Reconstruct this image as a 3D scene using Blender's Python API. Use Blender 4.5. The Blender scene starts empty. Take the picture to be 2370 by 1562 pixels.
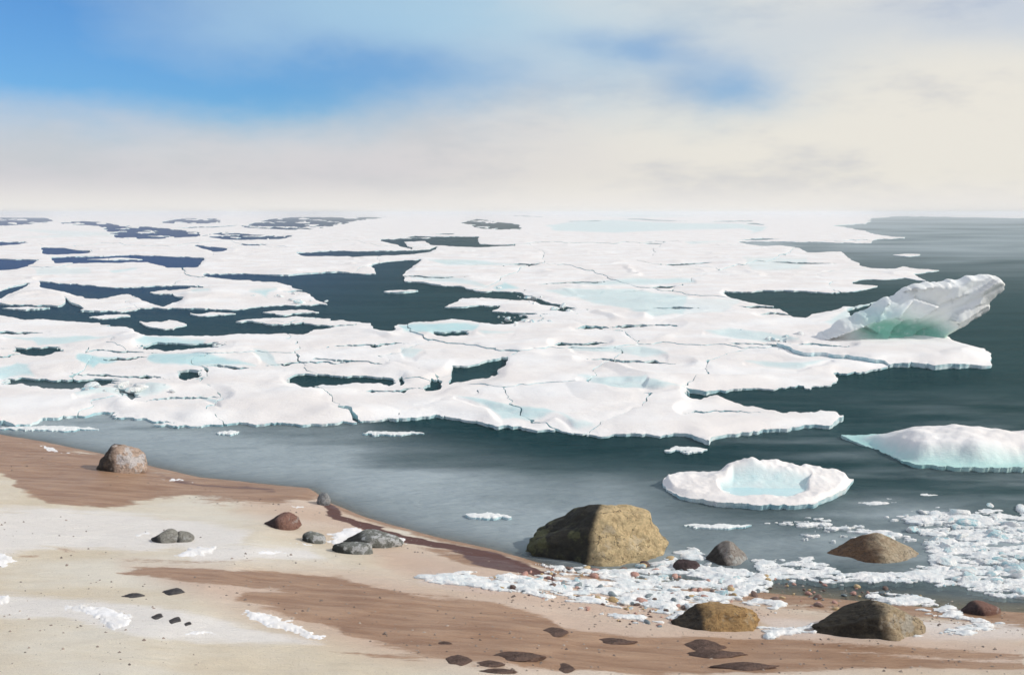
import bpy, bmesh, math, random
import numpy as np
from mathutils import Vector

R = math.radians
scene = bpy.context.scene
col = scene.collection

# ------------------------------------------------------------------ camera
CAM_H = 2.6          # eye height over the water
FPX = 2541.0         # focal length in photograph pixels (2370 wide)
CX, CY, HORIZON = 1185.0, 781.0, 492.0
PITCH = math.atan((CY - HORIZON) / FPX)
cam_d = bpy.data.cameras.new('camera')
cam_d.sensor_width = 36.0
cam_d.lens = 36.0 * FPX / 2370.0
cam_d.clip_start = 0.05
cam_d.clip_end = 60000
cam = bpy.data.objects.new('camera', cam_d)
cam.location = (0, 0, CAM_H)
cam.rotation_euler = (math.pi / 2 - PITCH, 0, 0)
col.objects.link(cam)
scene.camera = cam

# ------------------------------------------------------------------ sun, sky, exposure
SUN_EL, SUN_AZ = R(33), R(99)      # azimuth clockwise from the view direction (+y)
sun_dir = Vector((math.cos(SUN_EL) * math.sin(SUN_AZ), math.cos(SUN_EL) * math.cos(SUN_AZ), math.sin(SUN_EL)))
sd = bpy.data.lights.new('sun', 'SUN')
sd.energy = 3.0
sd.angle = R(0.6)
sd.color = (1.0, 0.93, 0.83)
so = bpy.data.objects.new('sun', sd)
so.rotation_euler = (-sun_dir).to_track_quat('-Z', 'Y').to_euler()
so.location = sun_dir * 40
col.objects.link(so)

vs = scene.view_settings
vs.view_transform = 'Standard'
vs.look = 'None'
vs.exposure = 0.0
vs.gamma = 1.0
vs.use_curve_mapping = False
scene.cycles.use_denoising = True
scene.cycles.max_bounces = 5
scene.cycles.sample_clamp_indirect = 6.0
scene.cycles.volume_bounces = 2
scene.cycles.use_adaptive_sampling = True
scene.cycles.adaptive_threshold = 0.02


class NT:
    """tiny node-tree helper"""
    def __init__(self, tree):
        self.t = tree
        self.t.nodes.clear()

    def n(self, kind, **kw):
        nd = self.t.nodes.new(kind)
        for k, v in kw.items():
            setattr(nd, k, v)
        return nd

    def l(self, a, b):
        self.t.links.new(a, b)

    def setin(self, sock, v):
        if isinstance(v, bpy.types.NodeSocket):
            self.l(v, sock)
        else:
            sock.default_value = v

    def math(self, op, a, b=0.0, c=None, clamp=False):
        nd = self.n('ShaderNodeMath', operation=op, use_clamp=clamp)
        self.setin(nd.inputs[0], a)
        self.setin(nd.inputs[1], b)
        if c is not None:
            self.setin(nd.inputs[2], c)
        return nd.outputs[0]

    def mix(self, fac, a, b, blend='MIX'):
        nd = self.n('ShaderNodeMix', data_type='RGBA', blend_type=blend)
        self.setin(nd.inputs[0], fac)
        for s, v in ((nd.inputs[6], a), (nd.inputs[7], b)):
            if isinstance(v, tuple):
                s.default_value = (*v[:3], 1)
            else:
                self.setin(s, v)
        return nd.outputs[2]

    def sstep(self, x, lo, hi):
        nd = self.n('ShaderNodeMapRange', interpolation_type='SMOOTHSTEP')
        self.setin(nd.inputs[0], x)
        self.setin(nd.inputs[1], lo)
        self.setin(nd.inputs[2], hi)
        return nd.outputs[0]

    def noise(self, vec, scale, detail=4, rough=0.55, dist=0.0):
        nd = self.n('ShaderNodeTexNoise')
        self.l(vec, nd.inputs['Vector'])
        nd.inputs['Scale'].default_value = scale
        nd.inputs['Detail'].default_value = detail
        nd.inputs['Roughness'].default_value = rough
        nd.inputs['Distortion'].default_value = dist
        return nd

    def mapping(self, vec, scale=(1, 1, 1), loc=(0, 0, 0), rot=(0, 0, 0)):
        nd = self.n('ShaderNodeMapping')
        self.l(vec, nd.inputs['Vector'])
        nd.inputs['Scale'].default_value = scale
        nd.inputs['Location'].default_value = loc
        nd.inputs['Rotation'].default_value = rot
        return nd.outputs[0]

    def bump(self, h, strength, dist, normal=None):
        nd = self.n('ShaderNodeBump')
        nd.inputs['Strength'].default_value = strength
        nd.inputs['Distance'].default_value = dist
        self.l(h, nd.inputs['Height'])
        if normal is not None:
            self.l(normal, nd.inputs['Normal'])
        return nd.outputs[0]


world = bpy.data.worlds.new('World')
scene.world = world
world.use_nodes = True


def build_sky():
    w = NT(world.node_tree)
    sky = w.n('ShaderNodeTexSky', sky_type='NISHITA')
    sky.sun_disc = False
    sky.sun_elevation = SUN_EL
    sky.sun_rotation = SUN_AZ
    sky.air_density = 1.0
    sky.dust_density = 0.3
    sky.ozone_density = 3.0
    tc = w.n('ShaderNodeTexCoord')
    d = tc.outputs['Generated']
    sep = w.n('ShaderNodeSeparateXYZ')
    # break the outlines of the cloud gaps up with noise
    nz = w.noise(w.mapping(d, (1, 1, 2.2)), 4.0, 6, 0.58)
    off = w.n('ShaderNodeVectorMath', operation='SUBTRACT')
    w.l(nz.outputs['Color'], off.inputs[0])
    off.inputs[1].default_value = (0.5, 0.5, 0.5)
    sc = w.n('ShaderNodeVectorMath', operation='MULTIPLY')
    w.l(off.outputs[0], sc.inputs[0])
    sc.inputs[1].default_value = (0.22, 0.0, 0.085)
    ad = w.n('ShaderNodeVectorMath', operation='ADD')
    w.l(d, ad.inputs[0])
    w.l(sc.outputs[0], ad.inputs[1])
    w.l(ad.outputs[0], sep.inputs[0])
    X, Z = sep.outputs[0], sep.outputs[2]

    def patch(u, v, ru, rv, weight):
        cx, cz = (u - CX) / FPX, (HORIZON - v) / FPX
        a = w.math('DIVIDE', w.math('SUBTRACT', X, cx), ru / FPX)
        b = w.math('DIVIDE', w.math('SUBTRACT', Z, cz), rv / FPX)
        q = w.math('ADD', w.math('MULTIPLY', a, a), w.math('MULTIPLY', b, b))
        return w.math('MULTIPLY', w.math('EXPONENT', w.math('MULTIPLY', q, -1.0)), weight)

    gaps = None
    for args in ((60, 110, 450, 180, 0.70), (150, 0, 560, 140, 0.35), (470, 215, 500, 80, 0.52), (930, 215, 420, 75, 0.5),
                 (900, 60, 600, 150, 0.38), (1650, 205, 130, 60, 0.62), (1480, 120, 130, 40, 0.4),
                 (1700, 110, 500, 90, 0.16), (2250, 70, 330, 70, 0.30), (-500, 20, 500, 220, 0.8)):
        p = patch(*args)
        gaps = p if gaps is None else w.math('ADD', gaps, p)
    # the same broken cloud goes on overhead
    n2 = w.noise(w.mapping(d, (1, 1, 1.6)), 2.4, 3, 0.5)
    over = w.math('MULTIPLY', w.sstep(n2.outputs['Fac'], 0.45, 0.62), w.sstep(Z, 0.2, 0.34))
    gaps = w.math('MAXIMUM', w.math('MULTIPLY', gaps, 1.0, clamp=True), w.math('MULTIPLY', over, 0.8))
    # colours
    n3 = w.noise(w.mapping(d, (1, 1, 3.5)), 3.0, 2, 0.5)
    sepd = w.n('ShaderNodeSeparateXYZ')
    w.l(d, sepd.inputs[0])
    warm = w.sstep(w.math('ADD', sepd.outputs[0], w.math('MULTIPLY', n3.outputs['Fac'], 0.5)), -0.05, 0.5)
    cloud = w.mix(warm, (0.66, 0.64, 0.665), (0.82, 0.79, 0.72))
    n4 = w.noise(w.mapping(d, (1, 1, 3.2), loc=(3, 1, 2)), 5.0, 7, 0.62)
    cloud = w.mix(w.math('MULTIPLY', w.sstep(n4.outputs['Fac'], 0.44, 0.66), 0.8), cloud, (0.60, 0.605, 0.625))
    cloud = w.mix(w.sstep(sepd.outputs[2], 0.035, -0.002), cloud, (0.86, 0.83, 0.79))
    thin = w.math('ADD', patch(900, 70, 620, 150, 0.95), w.math('MULTIPLY', over, 0.6), clamp=True)
    cloud = w.mix(thin, cloud, (0.60, 0.82, 0.87))
    blue = w.mix(1.0, sky.outputs[0], (0.48, 0.84, 1.22), 'MULTIPLY')
    b1 = w.n('ShaderNodeBackground')
    w.l(blue, b1.inputs[0])
    b1.inputs[1].default_value = 0.10
    b2 = w.n('ShaderNodeBackground')
    w.l(cloud, b2.inputs[0])
    b2.inputs[1].default_value = 1.0
    mx = w.n('ShaderNodeMixShader')
    w.l(gaps, mx.inputs[0])
    w.l(b2.outputs[0], mx.inputs[1])
    w.l(b1.outputs[0], mx.inputs[2])
    out = w.n('ShaderNodeOutputWorld')
    w.l(mx.outputs[0], out.inputs[0])


build_sky()

# ------------------------------------------------------------------ helpers: projection, noise, meshes
_cp, _sp = math.cos(PITCH), math.sin(PITCH)


def ray(u, v):
    a = (np.asarray(u, float) - CX) / FPX
    b = (CY - np.asarray(v, float)) / FPX
    return a, _cp + b * _sp, -_sp + b * _cp


def G(u, v, z=0.0):
    """photograph pixel -> place on the level z"""
    dx, dy, dz = ray(u, v)
    t = (z - CAM_H) / np.minimum(dz, -1e-6)
    return dx * t, dy * t


def _hash(ix, iy, iz, seed):
    h = (ix.astype(np.int64) * 374761393 + iy.astype(np.int64) * 668265263 + iz.astype(np.int64) * 2147483647 + seed * 1274126177) & 0xFFFFFFFF
    h = ((h ^ (h >> 13)) * 1274126177) & 0xFFFFFFFF
    h = ((h ^ (h >> 16)) * 2246822519) & 0xFFFFFFFF
    return ((h ^ (h >> 15)) & 0xFFFFFF) / float(0xFFFFFF)


def vnoise(x, y, z=0.0, seed=0):
    x, y, z = np.broadcast_arrays(np.asarray(x, float), np.asarray(y, float), np.asarray(z, float))
    ix, iy, iz = np.floor(x), np.floor(y), np.floor(z)
    fx, fy, fz = x - ix, y - iy, z - iz
    sx, sy, sz = [f * f * f * (f * (f * 6 - 15) + 10) for f in (fx, fy, fz)]
    r = 0
    flat = not np.any(z)
    for k in ((0,) if flat else (0, 1)):
        wz = 1.0 if flat else (sz if k else 1 - sz)
        for j in (0, 1):
            wy = sy if j else 1 - sy
            for i in (0, 1):
                wx = sx if i else 1 - sx
                r = r + _hash(ix + i, iy + j, iz + k, seed) * wx * wy * wz
    return r * 2 - 1


def fbm(x, y, z=0.0, seed=0, octv=4, gain=0.5):
    x, y, z = np.asarray(x, float), np.asarray(y, float), np.asarray(z, float)
    r, a, s = 0, 1.0, 0.0
    for k in range(octv):
        r = r + a * vnoise(x * 2 ** k + 17.3 * k, y * 2 ** k - 9.1 * k, z * 2 ** k, seed + k)
        s += a
        a *= gain
    return r / s


def sstep(x, lo, hi):
    t = np.clip((x - lo) / (hi - lo), 0, 1)
    return t * t * (3 - 2 * t)


def poly_sdf(poly, U, V):
    """signed distance, negative inside"""
    p = np.asarray(poly, float)
    q = np.roll(p, -1, axis=0)
    d2 = np.full(U.shape, 1e18)
    inside = np.zeros(U.shape, bool)
    for (ax, ay), (bx, by) in zip(p, q):
        ex, ey = bx - ax, by - ay
        L = ex * ex + ey * ey + 1e-12
        t = np.clip(((U - ax) * ex + (V - ay) * ey) / L, 0, 1)
        d2 = np.minimum(d2, (U - ax - t * ex) ** 2 + (V - ay - t * ey) ** 2)
        if ay != by:
            c = ((ay > V) != (by > V)) & (U < (bx - ax) * (V - ay) / (by - ay) + ax)
            inside ^= c
    d = np.sqrt(d2)
    return np.where(inside, -d, d)


def blur(A, rj, ri):
    for ax, r in ((0, rj), (1, ri)):
        for _ in range(2):
            P = np.pad(A, [(r + 1, r) if a == ax else (0, 0) for a in (0, 1)], mode='edge')
            C = np.cumsum(P, axis=ax)
            n = A.shape[ax]
            A = (np.take(C, np.arange(2 * r + 1, 2 * r + 1 + n), axis=ax) - np.take(C, np.arange(0, n), axis=ax)) / (2 * r + 1)
    return A


def march(F):
    """marching squares on a node grid: (node coords as fractional j, i), faces, contour segments"""
    ny, nx = F.shape
    ins = F > 0
    nid = -np.ones((ny, nx), np.int64)
    jj, ii = np.nonzero(ins)
    n0 = len(jj)
    nid[jj, ii] = np.arange(n0)
    cj, ci = [jj.astype(float)], [ii.astype(float)]
    hx = ins[:, :-1] != ins[:, 1:]
    hid = -np.ones(hx.shape, np.int64)
    a, b = np.nonzero(hx)
    hid[a, b] = n0 + np.arange(len(a))
    t = F[a, b] / (F[a, b] - F[a, b + 1])
    cj.append(a.astype(float)); ci.append(b + np.clip(t, 0.03, 0.97))
    n1 = n0 + len(a)
    vx = ins[:-1, :] != ins[1:, :]
    vid = -np.ones(vx.shape, np.int64)
    a, b = np.nonzero(vx)
    vid[a, b] = n1 + np.arange(len(a))
    t = F[a, b] / (F[a, b] - F[a + 1, b])
    cj.append(a + np.clip(t, 0.03, 0.97)); ci.append(b.astype(float))
    cj, ci = np.concatenate(cj), np.concatenate(ci)
    cnt = ins[:-1, :-1].astype(int) + ins[:-1, 1:] + ins[1:, 1:] + ins[1:, :-1]
    a, b = np.nonzero(cnt == 4)
    quads = np.stack([nid[a, b], nid[a + 1, b], nid[a + 1, b + 1], nid[a, b + 1]], 1)
    faces = quads.tolist()
    segs = []
    for j, i in zip(*np.nonzero((cnt > 0) & (cnt < 4))):
        cs = ((j, i), (j, i + 1), (j + 1, i + 1), (j + 1, i))
        es = (hid[j, i], vid[j, i + 1], hid[j + 1, i], vid[j, i])
        poly, kinds = [], []
        for k in range(4):
            c0 = cs[k]; c1 = cs[(k + 1) % 4]
            if ins[c0]:
                poly.append(int(nid[c0])); kinds.append(0)
            if ins[c0] != ins[c1]:
                poly.append(int(es[k])); kinds.append(1 if ins[c0] else 2)
        n = len(poly)
        for k in range(n):
            if kinds[k] == 1 and kinds[(k + 1) % n] == 2:
                segs.append((poly[k], poly[(k + 1) % n]))
        if n >= 3:
            faces.append(poly[::-1])
    return cj, ci, faces, segs, n0


def components(n, faces):
    lab = np.arange(n)
    q4 = np.array([f for f in faces if len(f) == 4], np.int64).reshape(-1, 4)
    rest = [(f[k], f[k + 1]) for f in faces if len(f) != 4 for k in range(len(f) - 1)]
    e = np.concatenate([q4[:, 0:2], q4[:, 1:3], q4[:, 2:4], np.array(rest, np.int64).reshape(-1, 2)])
    while True:
        m = np.minimum(lab[e[:, 0]], lab[e[:, 1]])
        new = lab.copy()
        np.minimum.at(new, e[:, 0], m)
        np.minimum.at(new, e[:, 1], m)
        new = new[new]
        new = new[new]
        if np.array_equal(new, lab):
            return lab
        lab = new


MATS = {}


def mat(name):
    m = bpy.data.materials.new(name)
    m.use_nodes = True
    MATS[name] = m
    return NT(m.node_tree), m


def mesh_obj(name, verts, faces, material, parent=None, attrs=None, smooth=True):
    me = bpy.data.meshes.new(name)
    me.from_pydata([tuple(v) for v in verts], [], faces)
    if smooth:
        me.polygons.foreach_set('use_smooth', [True] * len(me.polygons))
    for k, a in (attrs or {}).items():
        at = me.attributes.new(k, 'FLOAT', 'POINT')
        at.data.foreach_set('value', np.asarray(a, np.float32))
    if material is not None:
        me.materials.append(material)
    me.update()
    o = bpy.data.objects.new(name, me)
    col.objects.link(o)
    if parent is not None:
        o.parent = parent
    return o


def tag(o, label=None, cat=None, group=None, kind=None):
    if label: o['label'] = label
    if cat: o['category'] = cat
    if group: o['group'] = group
    if kind: o['kind'] = kind
    return o


def pbsdf(t, **kw):
    b = t.n('ShaderNodeBsdfPrincipled')
    for k, v in kw.items():
        s = b.inputs[k]
        if isinstance(v, tuple):
            s.default_value = (*v[:3], 1) if len(s.default_value) == 4 else v
        else:
            t.setin(s, v)
    out = t.n('ShaderNodeOutputMaterial')
    t.l(b.outputs[0], out.inputs[0])
    return b


def attr(t, name):
    a = t.n('ShaderNodeAttribute', attribute_name=name)
    return a.outputs['Fac']


# ------------------------------------------------------------------ materials
def make_materials():
    # ---- ice: snow on top, bare blue ice on broken sides and in melt hollows
    t, m = mat('ice')
    tc = t.n('ShaderNodeTexCoord').outputs['Object']
    n1 = t.noise(tc, 0.5, 5, 0.62)
    n2 = t.noise(tc, 7.0, 4, 0.65)
    n3 = t.noise(t.mapping(tc, (1, 1, 4)), 3.0, 3, 0.6)
    snow = t.mix(t.sstep(n1.outputs['Fac'], 0.38, 0.68), (0.845, 0.805, 0.785), (0.915, 0.91, 0.91))
    tint = attr(t, 'tint')
    f = t.math('ADD', tint, t.math('MULTIPLY', t.math('SUBTRACT', n2.outputs['Fac'], 0.5), t.math('MULTIPLY', tint, 1.2)), clamp=True)
    c = t.mix(f, snow, (0.50, 0.76, 0.78))
    side = attr(t, 'side')
    bare = t.mix(t.sstep(n3.outputs['Fac'], 0.35, 0.65), (0.36, 0.58, 0.64), (0.72, 0.83, 0.85))
    c = t.mix(t.math('MULTIPLY', side, t.sstep(n2.outputs['Fac'], 0.22, 0.46)), c, bare)
    green = attr(t, 'green')
    c = t.mix(t.math('MULTIPLY', green, t.sstep(n2.outputs['Fac'], 0.1, 0.5), clamp=True), c, t.mix(t.sstep(n1.outputs['Fac'], 0.4, 0.6), (0.13, 0.42, 0.37), (0.30, 0.64, 0.53)))
    nb = t.noise(tc, 18.0, 4, 0.7)
    ns = t.noise(t.mapping(tc, (0.7, 2.4, 1), rot=(0, 0, 0.5)), 4.0, 4, 0.65)
    bmp = t.bump(nb.outputs['Fac'], 0.3, 0.02, t.bump(ns.outputs['Fac'], 0.22, 0.06))
    pbsdf(t, **{'Base Color': c, 'Roughness': t.math('SUBTRACT', 0.75, t.math('MULTIPLY', f, 0.35)), 'Normal': bmp,
                'Specular IOR Level': 0.35})

    # ---- foam / slush
    t, m = mat('slush')
    tc = t.n('ShaderNodeTexCoord').outputs['Object']
    n1 = t.noise(tc, 9, 6, 0.7)
    n2 = t.noise(tc, 45, 5, 0.7)
    c = t.mix(t.sstep(n1.outputs['Fac'], 0.3, 0.65), (0.66, 0.73, 0.76), (0.88, 0.87, 0.86))
    bmp = t.bump(n2.outputs['Fac'], 0.6, 0.012, t.bump(n1.outputs['Fac'], 0.5, 0.03))
    pbsdf(t, **{'Base Color': c, 'Roughness': 0.6, 'Normal': bmp})

    # ---- old snow on the sand
    t, m = mat('old_snow')
    tc = t.n('ShaderNodeTexCoord').outputs['Object']
    n1 = t.noise(tc, 6, 6, 0.7)
    n2 = t.noise(tc, 60, 5, 0.7)
    c = t.mix(t.sstep(n1.outputs['Fac'], 0.3, 0.7), (0.80, 0.78, 0.76), (0.87, 0.87, 0.89))
    bmp = t.bump(n2.outputs['Fac'], 0.35, 0.005, t.bump(n1.outputs['Fac'], 0.25, 0.012))
    pbsdf(t, **{'Base Color': c, 'Roughness': 0.8, 'Normal': bmp})

    # ---- sand
    t, m = mat('sand')
    tc = t.n('ShaderNodeTexCoord').outputs['Object']
    big = t.noise(t.mapping(tc, (0.7, 1.6, 1)), 0.9, 5, 0.6)
    med = t.noise(t.mapping(tc, (0.45, 2.6, 1), rot=(0, 0, 0.16)), 4.0, 6, 0.68)
    fine = t.noise(tc, 110, 4, 0.75)
    grit = t.n('ShaderNodeTexVoronoi')
    t.l(tc, grit.inputs['Vector'])
    grit.inputs['Scale'].default_value = 90
    dry = t.mix(t.sstep(big.outputs['Fac'], 0.35, 0.65), (0.70, 0.61, 0.475), (0.77, 0.72, 0.625))
    dry = t.mix(t.math('MULTIPLY', t.sstep(t.math('ADD', attr(t, 'pale'), t.math('MULTIPLY', t.math('SUBTRACT', med.outputs['Fac'], 0.5), 0.8)), 0.3, 0.75), 0.85), dry, (0.84, 0.81, 0.785))
    dry = t.mix(t.math('MULTIPLY', attr(t, 'pink'), 0.8), dry, (0.62, 0.45, 0.355))
    wet = t.math('ADD', attr(t, 'wet'), t.math('MULTIPLY', t.math('SUBTRACT', med.outputs['Fac'], 0.5), 1.1))
    hi = t.noise(t.mapping(tc, (0.8, 1.6, 1)), 26, 4, 0.7)
    wet = t.math('ADD', wet, t.math('MULTIPLY', t.math('SUBTRACT', hi.outputs['Fac'], 0.5), 0.5))
    wetf = t.sstep(wet, 0.34, 0.64)
    wc = t.mix(t.sstep(med.outputs['Fac'], 0.3, 0.7), (0.30, 0.165, 0.095), (0.47, 0.30, 0.195))
    c = t.mix(wetf, dry, wc)
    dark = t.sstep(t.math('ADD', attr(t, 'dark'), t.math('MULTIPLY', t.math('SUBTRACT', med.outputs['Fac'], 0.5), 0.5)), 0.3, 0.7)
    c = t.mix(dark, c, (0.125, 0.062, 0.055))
    g = t.n('ShaderNodeHueSaturation')
    t.l(c, g.inputs['Color'])
    t.l(t.math('ADD', 0.78, t.math('MULTIPLY', fine.outputs['Fac'], 0.44)), g.inputs['Value'])
    spk = t.math('MULTIPLY', t.sstep(grit.outputs['Distance'], 0.22, 0.12), t.sstep(t.n('ShaderNodeSeparateColor').inputs[0] if False else grit.outputs['Color'], 0.62, 0.7))
    c2 = t.mix(t.math('MULTIPLY', spk, 0.55), g.outputs[0], (0.13, 0.10, 0.085))
    bmp = t.bump(fine.outputs['Fac'], 0.7, 0.010, t.bump(med.outputs['Fac'], 0.6, 0.06))
    pbsdf(t, **{'Base Color': c2, 'Roughness': t.math('SUBTRACT', 0.9, t.math('MULTIPLY', wetf, 0.45)), 'Normal': bmp,
                'Specular IOR Level': 0.3})

    # ---- sea water: teal body, rippled skin whose mean reflectance levels off at grazing angles
    t, m = mat('water')
    tc = t.n('ShaderNodeTexCoord').outputs['Object']
    r1 = t.noise(t.mapping(tc, (0.55, 1.5, 1), rot=(0, 0, 0.12)), 1.6, 4, 0.55)
    r2 = t.noise(t.mapping(tc, (0.6, 1.6, 1), rot=(0, 0, -0.1)), 7.0, 5, 0.6)
    r3 = t.noise(t.mapping(tc, (0.15, 0.45, 1)), 1.0, 4, 0.55)
    bmp = t.bump(r2.outputs['Fac'], 0.55, 0.06, t.bump(r1.outputs['Fac'], 0.5, 0.22))
    body = t.mix(t.sstep(r3.outputs['Fac'], 0.35, 0.65), (0.003, 0.028, 0.032), (0.009, 0.040, 0.046))
    body = t.mix(attr(t, 'blue'), body, (0.016, 0.055, 0.17))
    body = t.mix(t.math('MULTIPLY', attr(t, 'silt_haze'), t.math('ADD', 0.55, t.math('MULTIPLY', r3.outputs['Fac'], 0.9)), clamp=True), body, (0.36, 0.415, 0.445))
    df = t.n('ShaderNodeBsdfDiffuse')
    t.l(body, df.inputs[0])
    gl = t.n('ShaderNodeBsdfGlossy')
    gl.inputs['Roughness'].default_value = 0.16
    gl.inputs['Color'].default_value = (0.56, 0.84, 0.92, 1)
    t.l(bmp, gl.inputs['Normal'])
    fr = t.n('ShaderNodeFresnel')
    fr.inputs['IOR'].default_value = 1.33
    t.l(bmp, fr.inputs['Normal'])
    t.l(bmp, df.inputs['Normal'])
    fac = t.math('DIVIDE', fr.outputs[0], t.math('ADD', 1.0, t.math('MULTIPLY', fr.outputs[0], 9.0)))
    mx = t.n('ShaderNodeMixShader')
    t.l(fac, mx.inputs[0]); t.l(df.outputs[0], mx.inputs[1]); t.l(gl.outputs[0], mx.inputs[2])
    tr = t.n('ShaderNodeBsdfTransparent')
    tr.inputs[0].default_value = (0.72, 0.82, 0.82, 1)
    mx1 = t.n('ShaderNodeMixShader')
    t.l(fac, mx1.inputs[0]); t.l(tr.outputs[0], mx1.inputs[1]); t.l(gl.outputs[0], mx1.inputs[2])
    mx2 = t.n('ShaderNodeMixShader')
    t.l(attr(t, 'opaque'), mx2.inputs[0]); t.l(mx1.outputs[0], mx2.inputs[1]); t.l(mx.outputs[0], mx2.inputs[2])
    out = t.n('ShaderNodeOutputMaterial')
    t.l(mx2.outputs[0], out.inputs[0])


def rock_mat(name, dark, mid, light, axis=(1, 0, 0), split=0.0, soft=0.5, pale=0.0, palec=(0.72, 0.66, 0.62), wet=0.0, scale=1.0, moss=None):
    """two-toned stone: rock colours split at a plane, shade painted dark on one side, sunlit tones on the other"""
    t, m = mat(name)
    tc = t.n('ShaderNodeTexCoord').outputs['Object']
    n1 = t.noise(tc, 3.0 * scale, 6, 0.65)
    n2 = t.noise(tc, 14.0 * scale, 6, 0.7)
    n3 = t.noise(t.mapping(tc, (1, 1, 1.6), rot=(0.4, 0.5, 0)), 5.5 * scale, 6, 0.68)
    n4 = t.noise(tc, 60.0 * scale, 4, 0.7)
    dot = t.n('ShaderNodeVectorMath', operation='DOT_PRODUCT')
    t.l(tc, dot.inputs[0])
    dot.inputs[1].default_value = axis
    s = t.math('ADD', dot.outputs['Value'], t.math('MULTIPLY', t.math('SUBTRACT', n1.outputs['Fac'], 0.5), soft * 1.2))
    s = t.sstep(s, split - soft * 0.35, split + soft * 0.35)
    dm = tuple(0.85 * p + 0.15 * q for p, q in zip(dark, mid))  # unlit side kept near black: its shade is painted into the rock colour
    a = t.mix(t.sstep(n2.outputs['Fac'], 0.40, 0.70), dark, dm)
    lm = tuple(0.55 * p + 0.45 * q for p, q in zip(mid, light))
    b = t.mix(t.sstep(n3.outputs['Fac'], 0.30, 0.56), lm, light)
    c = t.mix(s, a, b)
    c = t.mix(t.math('MULTIPLY', t.sstep(n2.outputs['Fac'], 0.54, 0.40), 0.6), c, t.mix(1.0, c, (0.55, 0.5, 0.47), 'MULTIPLY'))
    if moss:
        c = t.mix(t.math('MULTIPLY', t.sstep(n1.outputs['Fac'], 0.50, 0.60), t.math('SUBTRACT', 0.75, t.math('MULTIPLY', s, 0.72))), c, moss)
    if pale > 0:
        c = t.mix(t.math('MULTIPLY', t.sstep(n1.outputs['Fac'], 0.62 - 0.2 * pale, 0.70 - 0.2 * pale), t.math('MULTIPLY', s, min(1, 0.4 + pale))), c, palec)
    # fracture lines, bent by noise
    wv = t.n('ShaderNodeVectorMath', operation='MULTIPLY_ADD')
    t.l(n1.outputs['Color'], wv.inputs[0])
    wv.inputs[1].default_value = (0.45 / scale,) * 3
    t.l(tc, wv.inputs[2])
    vo = t.n('ShaderNodeTexVoronoi', feature='DISTANCE_TO_EDGE')
    t.l(t.mapping(wv.outputs[0], (1, 1, 1.7), rot=(0.5, 0.3, 0.2)), vo.inputs['Vector'])
    vo.inputs['Scale'].default_value = 3.2 * scale
    crk = t.math('MULTIPLY', t.sstep(vo.outputs['Distance'], 0.030, 0.006), t.sstep(n3.outputs['Fac'], 0.46, 0.56))
    c = t.mix(t.math('MULTIPLY', crk, 0.8), c, (0.018, 0.014, 0.011))
    bmp = t.bump(n4.outputs['Fac'], 0.7, 0.010, t.bump(n2.outputs['Fac'], 1.0, 0.05, t.bump(crk, -0.8, 0.02)))
    pbsdf(t, **{'Base Color': c, 'Roughness': 0.85 - 0.4 * wet, 'Normal': bmp, 'Specular IOR Level': 0.4})
    return m


make_materials()

# ------------------------------------------------------------------ the beach
SHORE_PX = [(-1400, 930), (-700, 968), (-300, 995), (0, 1012), (110, 1030), (210, 1052), (330, 1078), (470, 1112), (640, 1130), (720, 1138),
            (760, 1168), (860, 1206), (980, 1242), (1100, 1268), (1210, 1296), (1300, 1322), (1560, 1338), (1800, 1358),
            (2100, 1384), (2370, 1402), (2800, 1430), (3600, 1470)]
_sx, _sy = G([p[0] for p in SHORE_PX], [p[1] for p in SHORE_PX])
_sx = np.concatenate([[-400, -60], _sx, [40, 400]])
_sy = np.concatenate([[60, 24], _sy, [_sy[-1] - 3.0, _sy[-1] - 8]])


def shore_s(x, y):
    """metres inland of the waterline (negative at sea)"""
    return (np.interp(x, _sx, _sy) - y) * 0.88 + 0.05 * fbm(np.asarray(x) * 1.3, np.asarray(y) * 1.3, seed=5, octv=3)


def terrain(x, y):
    x, y = np.asarray(x, float), np.asarray(y, float)
    s = shore_s(x, y)
    left = sstep(-x, -1.2, 0.2)
    z = np.where(s > 0, 0.085 * s - 0.0012 * np.clip(s, 0, 30) ** 2, 0.16 * s)
    z = z + left * 0.055 * sstep(s, -0.02, 0.10) - 0.01 * (1 - left)
    z = np.where(s > 12, np.minimum(z, 0.85 + 0.01 * s), z)
    z = z + 0.022 * fbm(x * 0.9, y * 1.7, seed=11, octv=4) * sstep(s, 0.0, 0.8)
    z = z + 0.006 * fbm(x * 5, y * 9, seed=21, octv=3) * sstep(s, 0.05, 0.5)
    return np.maximum(z, -2.5)


def on_ground(u, v, water=True):
    """photograph pixel -> point on the beach or the water"""
    u, v = np.asarray(u, float), np.asarray(v, float)
    z = np.zeros(np.broadcast(u, v).shape)
    for _ in range(7):
        x, y = G(u, v, z)
        zt = terrain(x, y)
        z = np.maximum(zt, 0.0) if water else zt
    return x, y, z


def to_px(x, y, z):
    """the inverse of ray(): where a place stands in the photograph"""
    dz = z - CAM_H
    f = y * _cp - dz * _sp
    return CX + FPX * x / f, CY - FPX * (y * _sp + dz * _cp) / f


def soft_poly(polys, U, V, soft):
    r = np.zeros(U.shape)
    for p in polys:
        p = np.array(p, float)
        lo, hi = p.min(0) - 3 * soft, p.max(0) + 3 * soft
        k = (U > lo[0]) & (U < hi[0]) & (V > lo[1]) & (V < hi[1])
        if k.any():
            r[k] = np.maximum(r[k], sstep(-poly_sdf(p, U[k], V[k]), -soft, soft))
    return r


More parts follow.
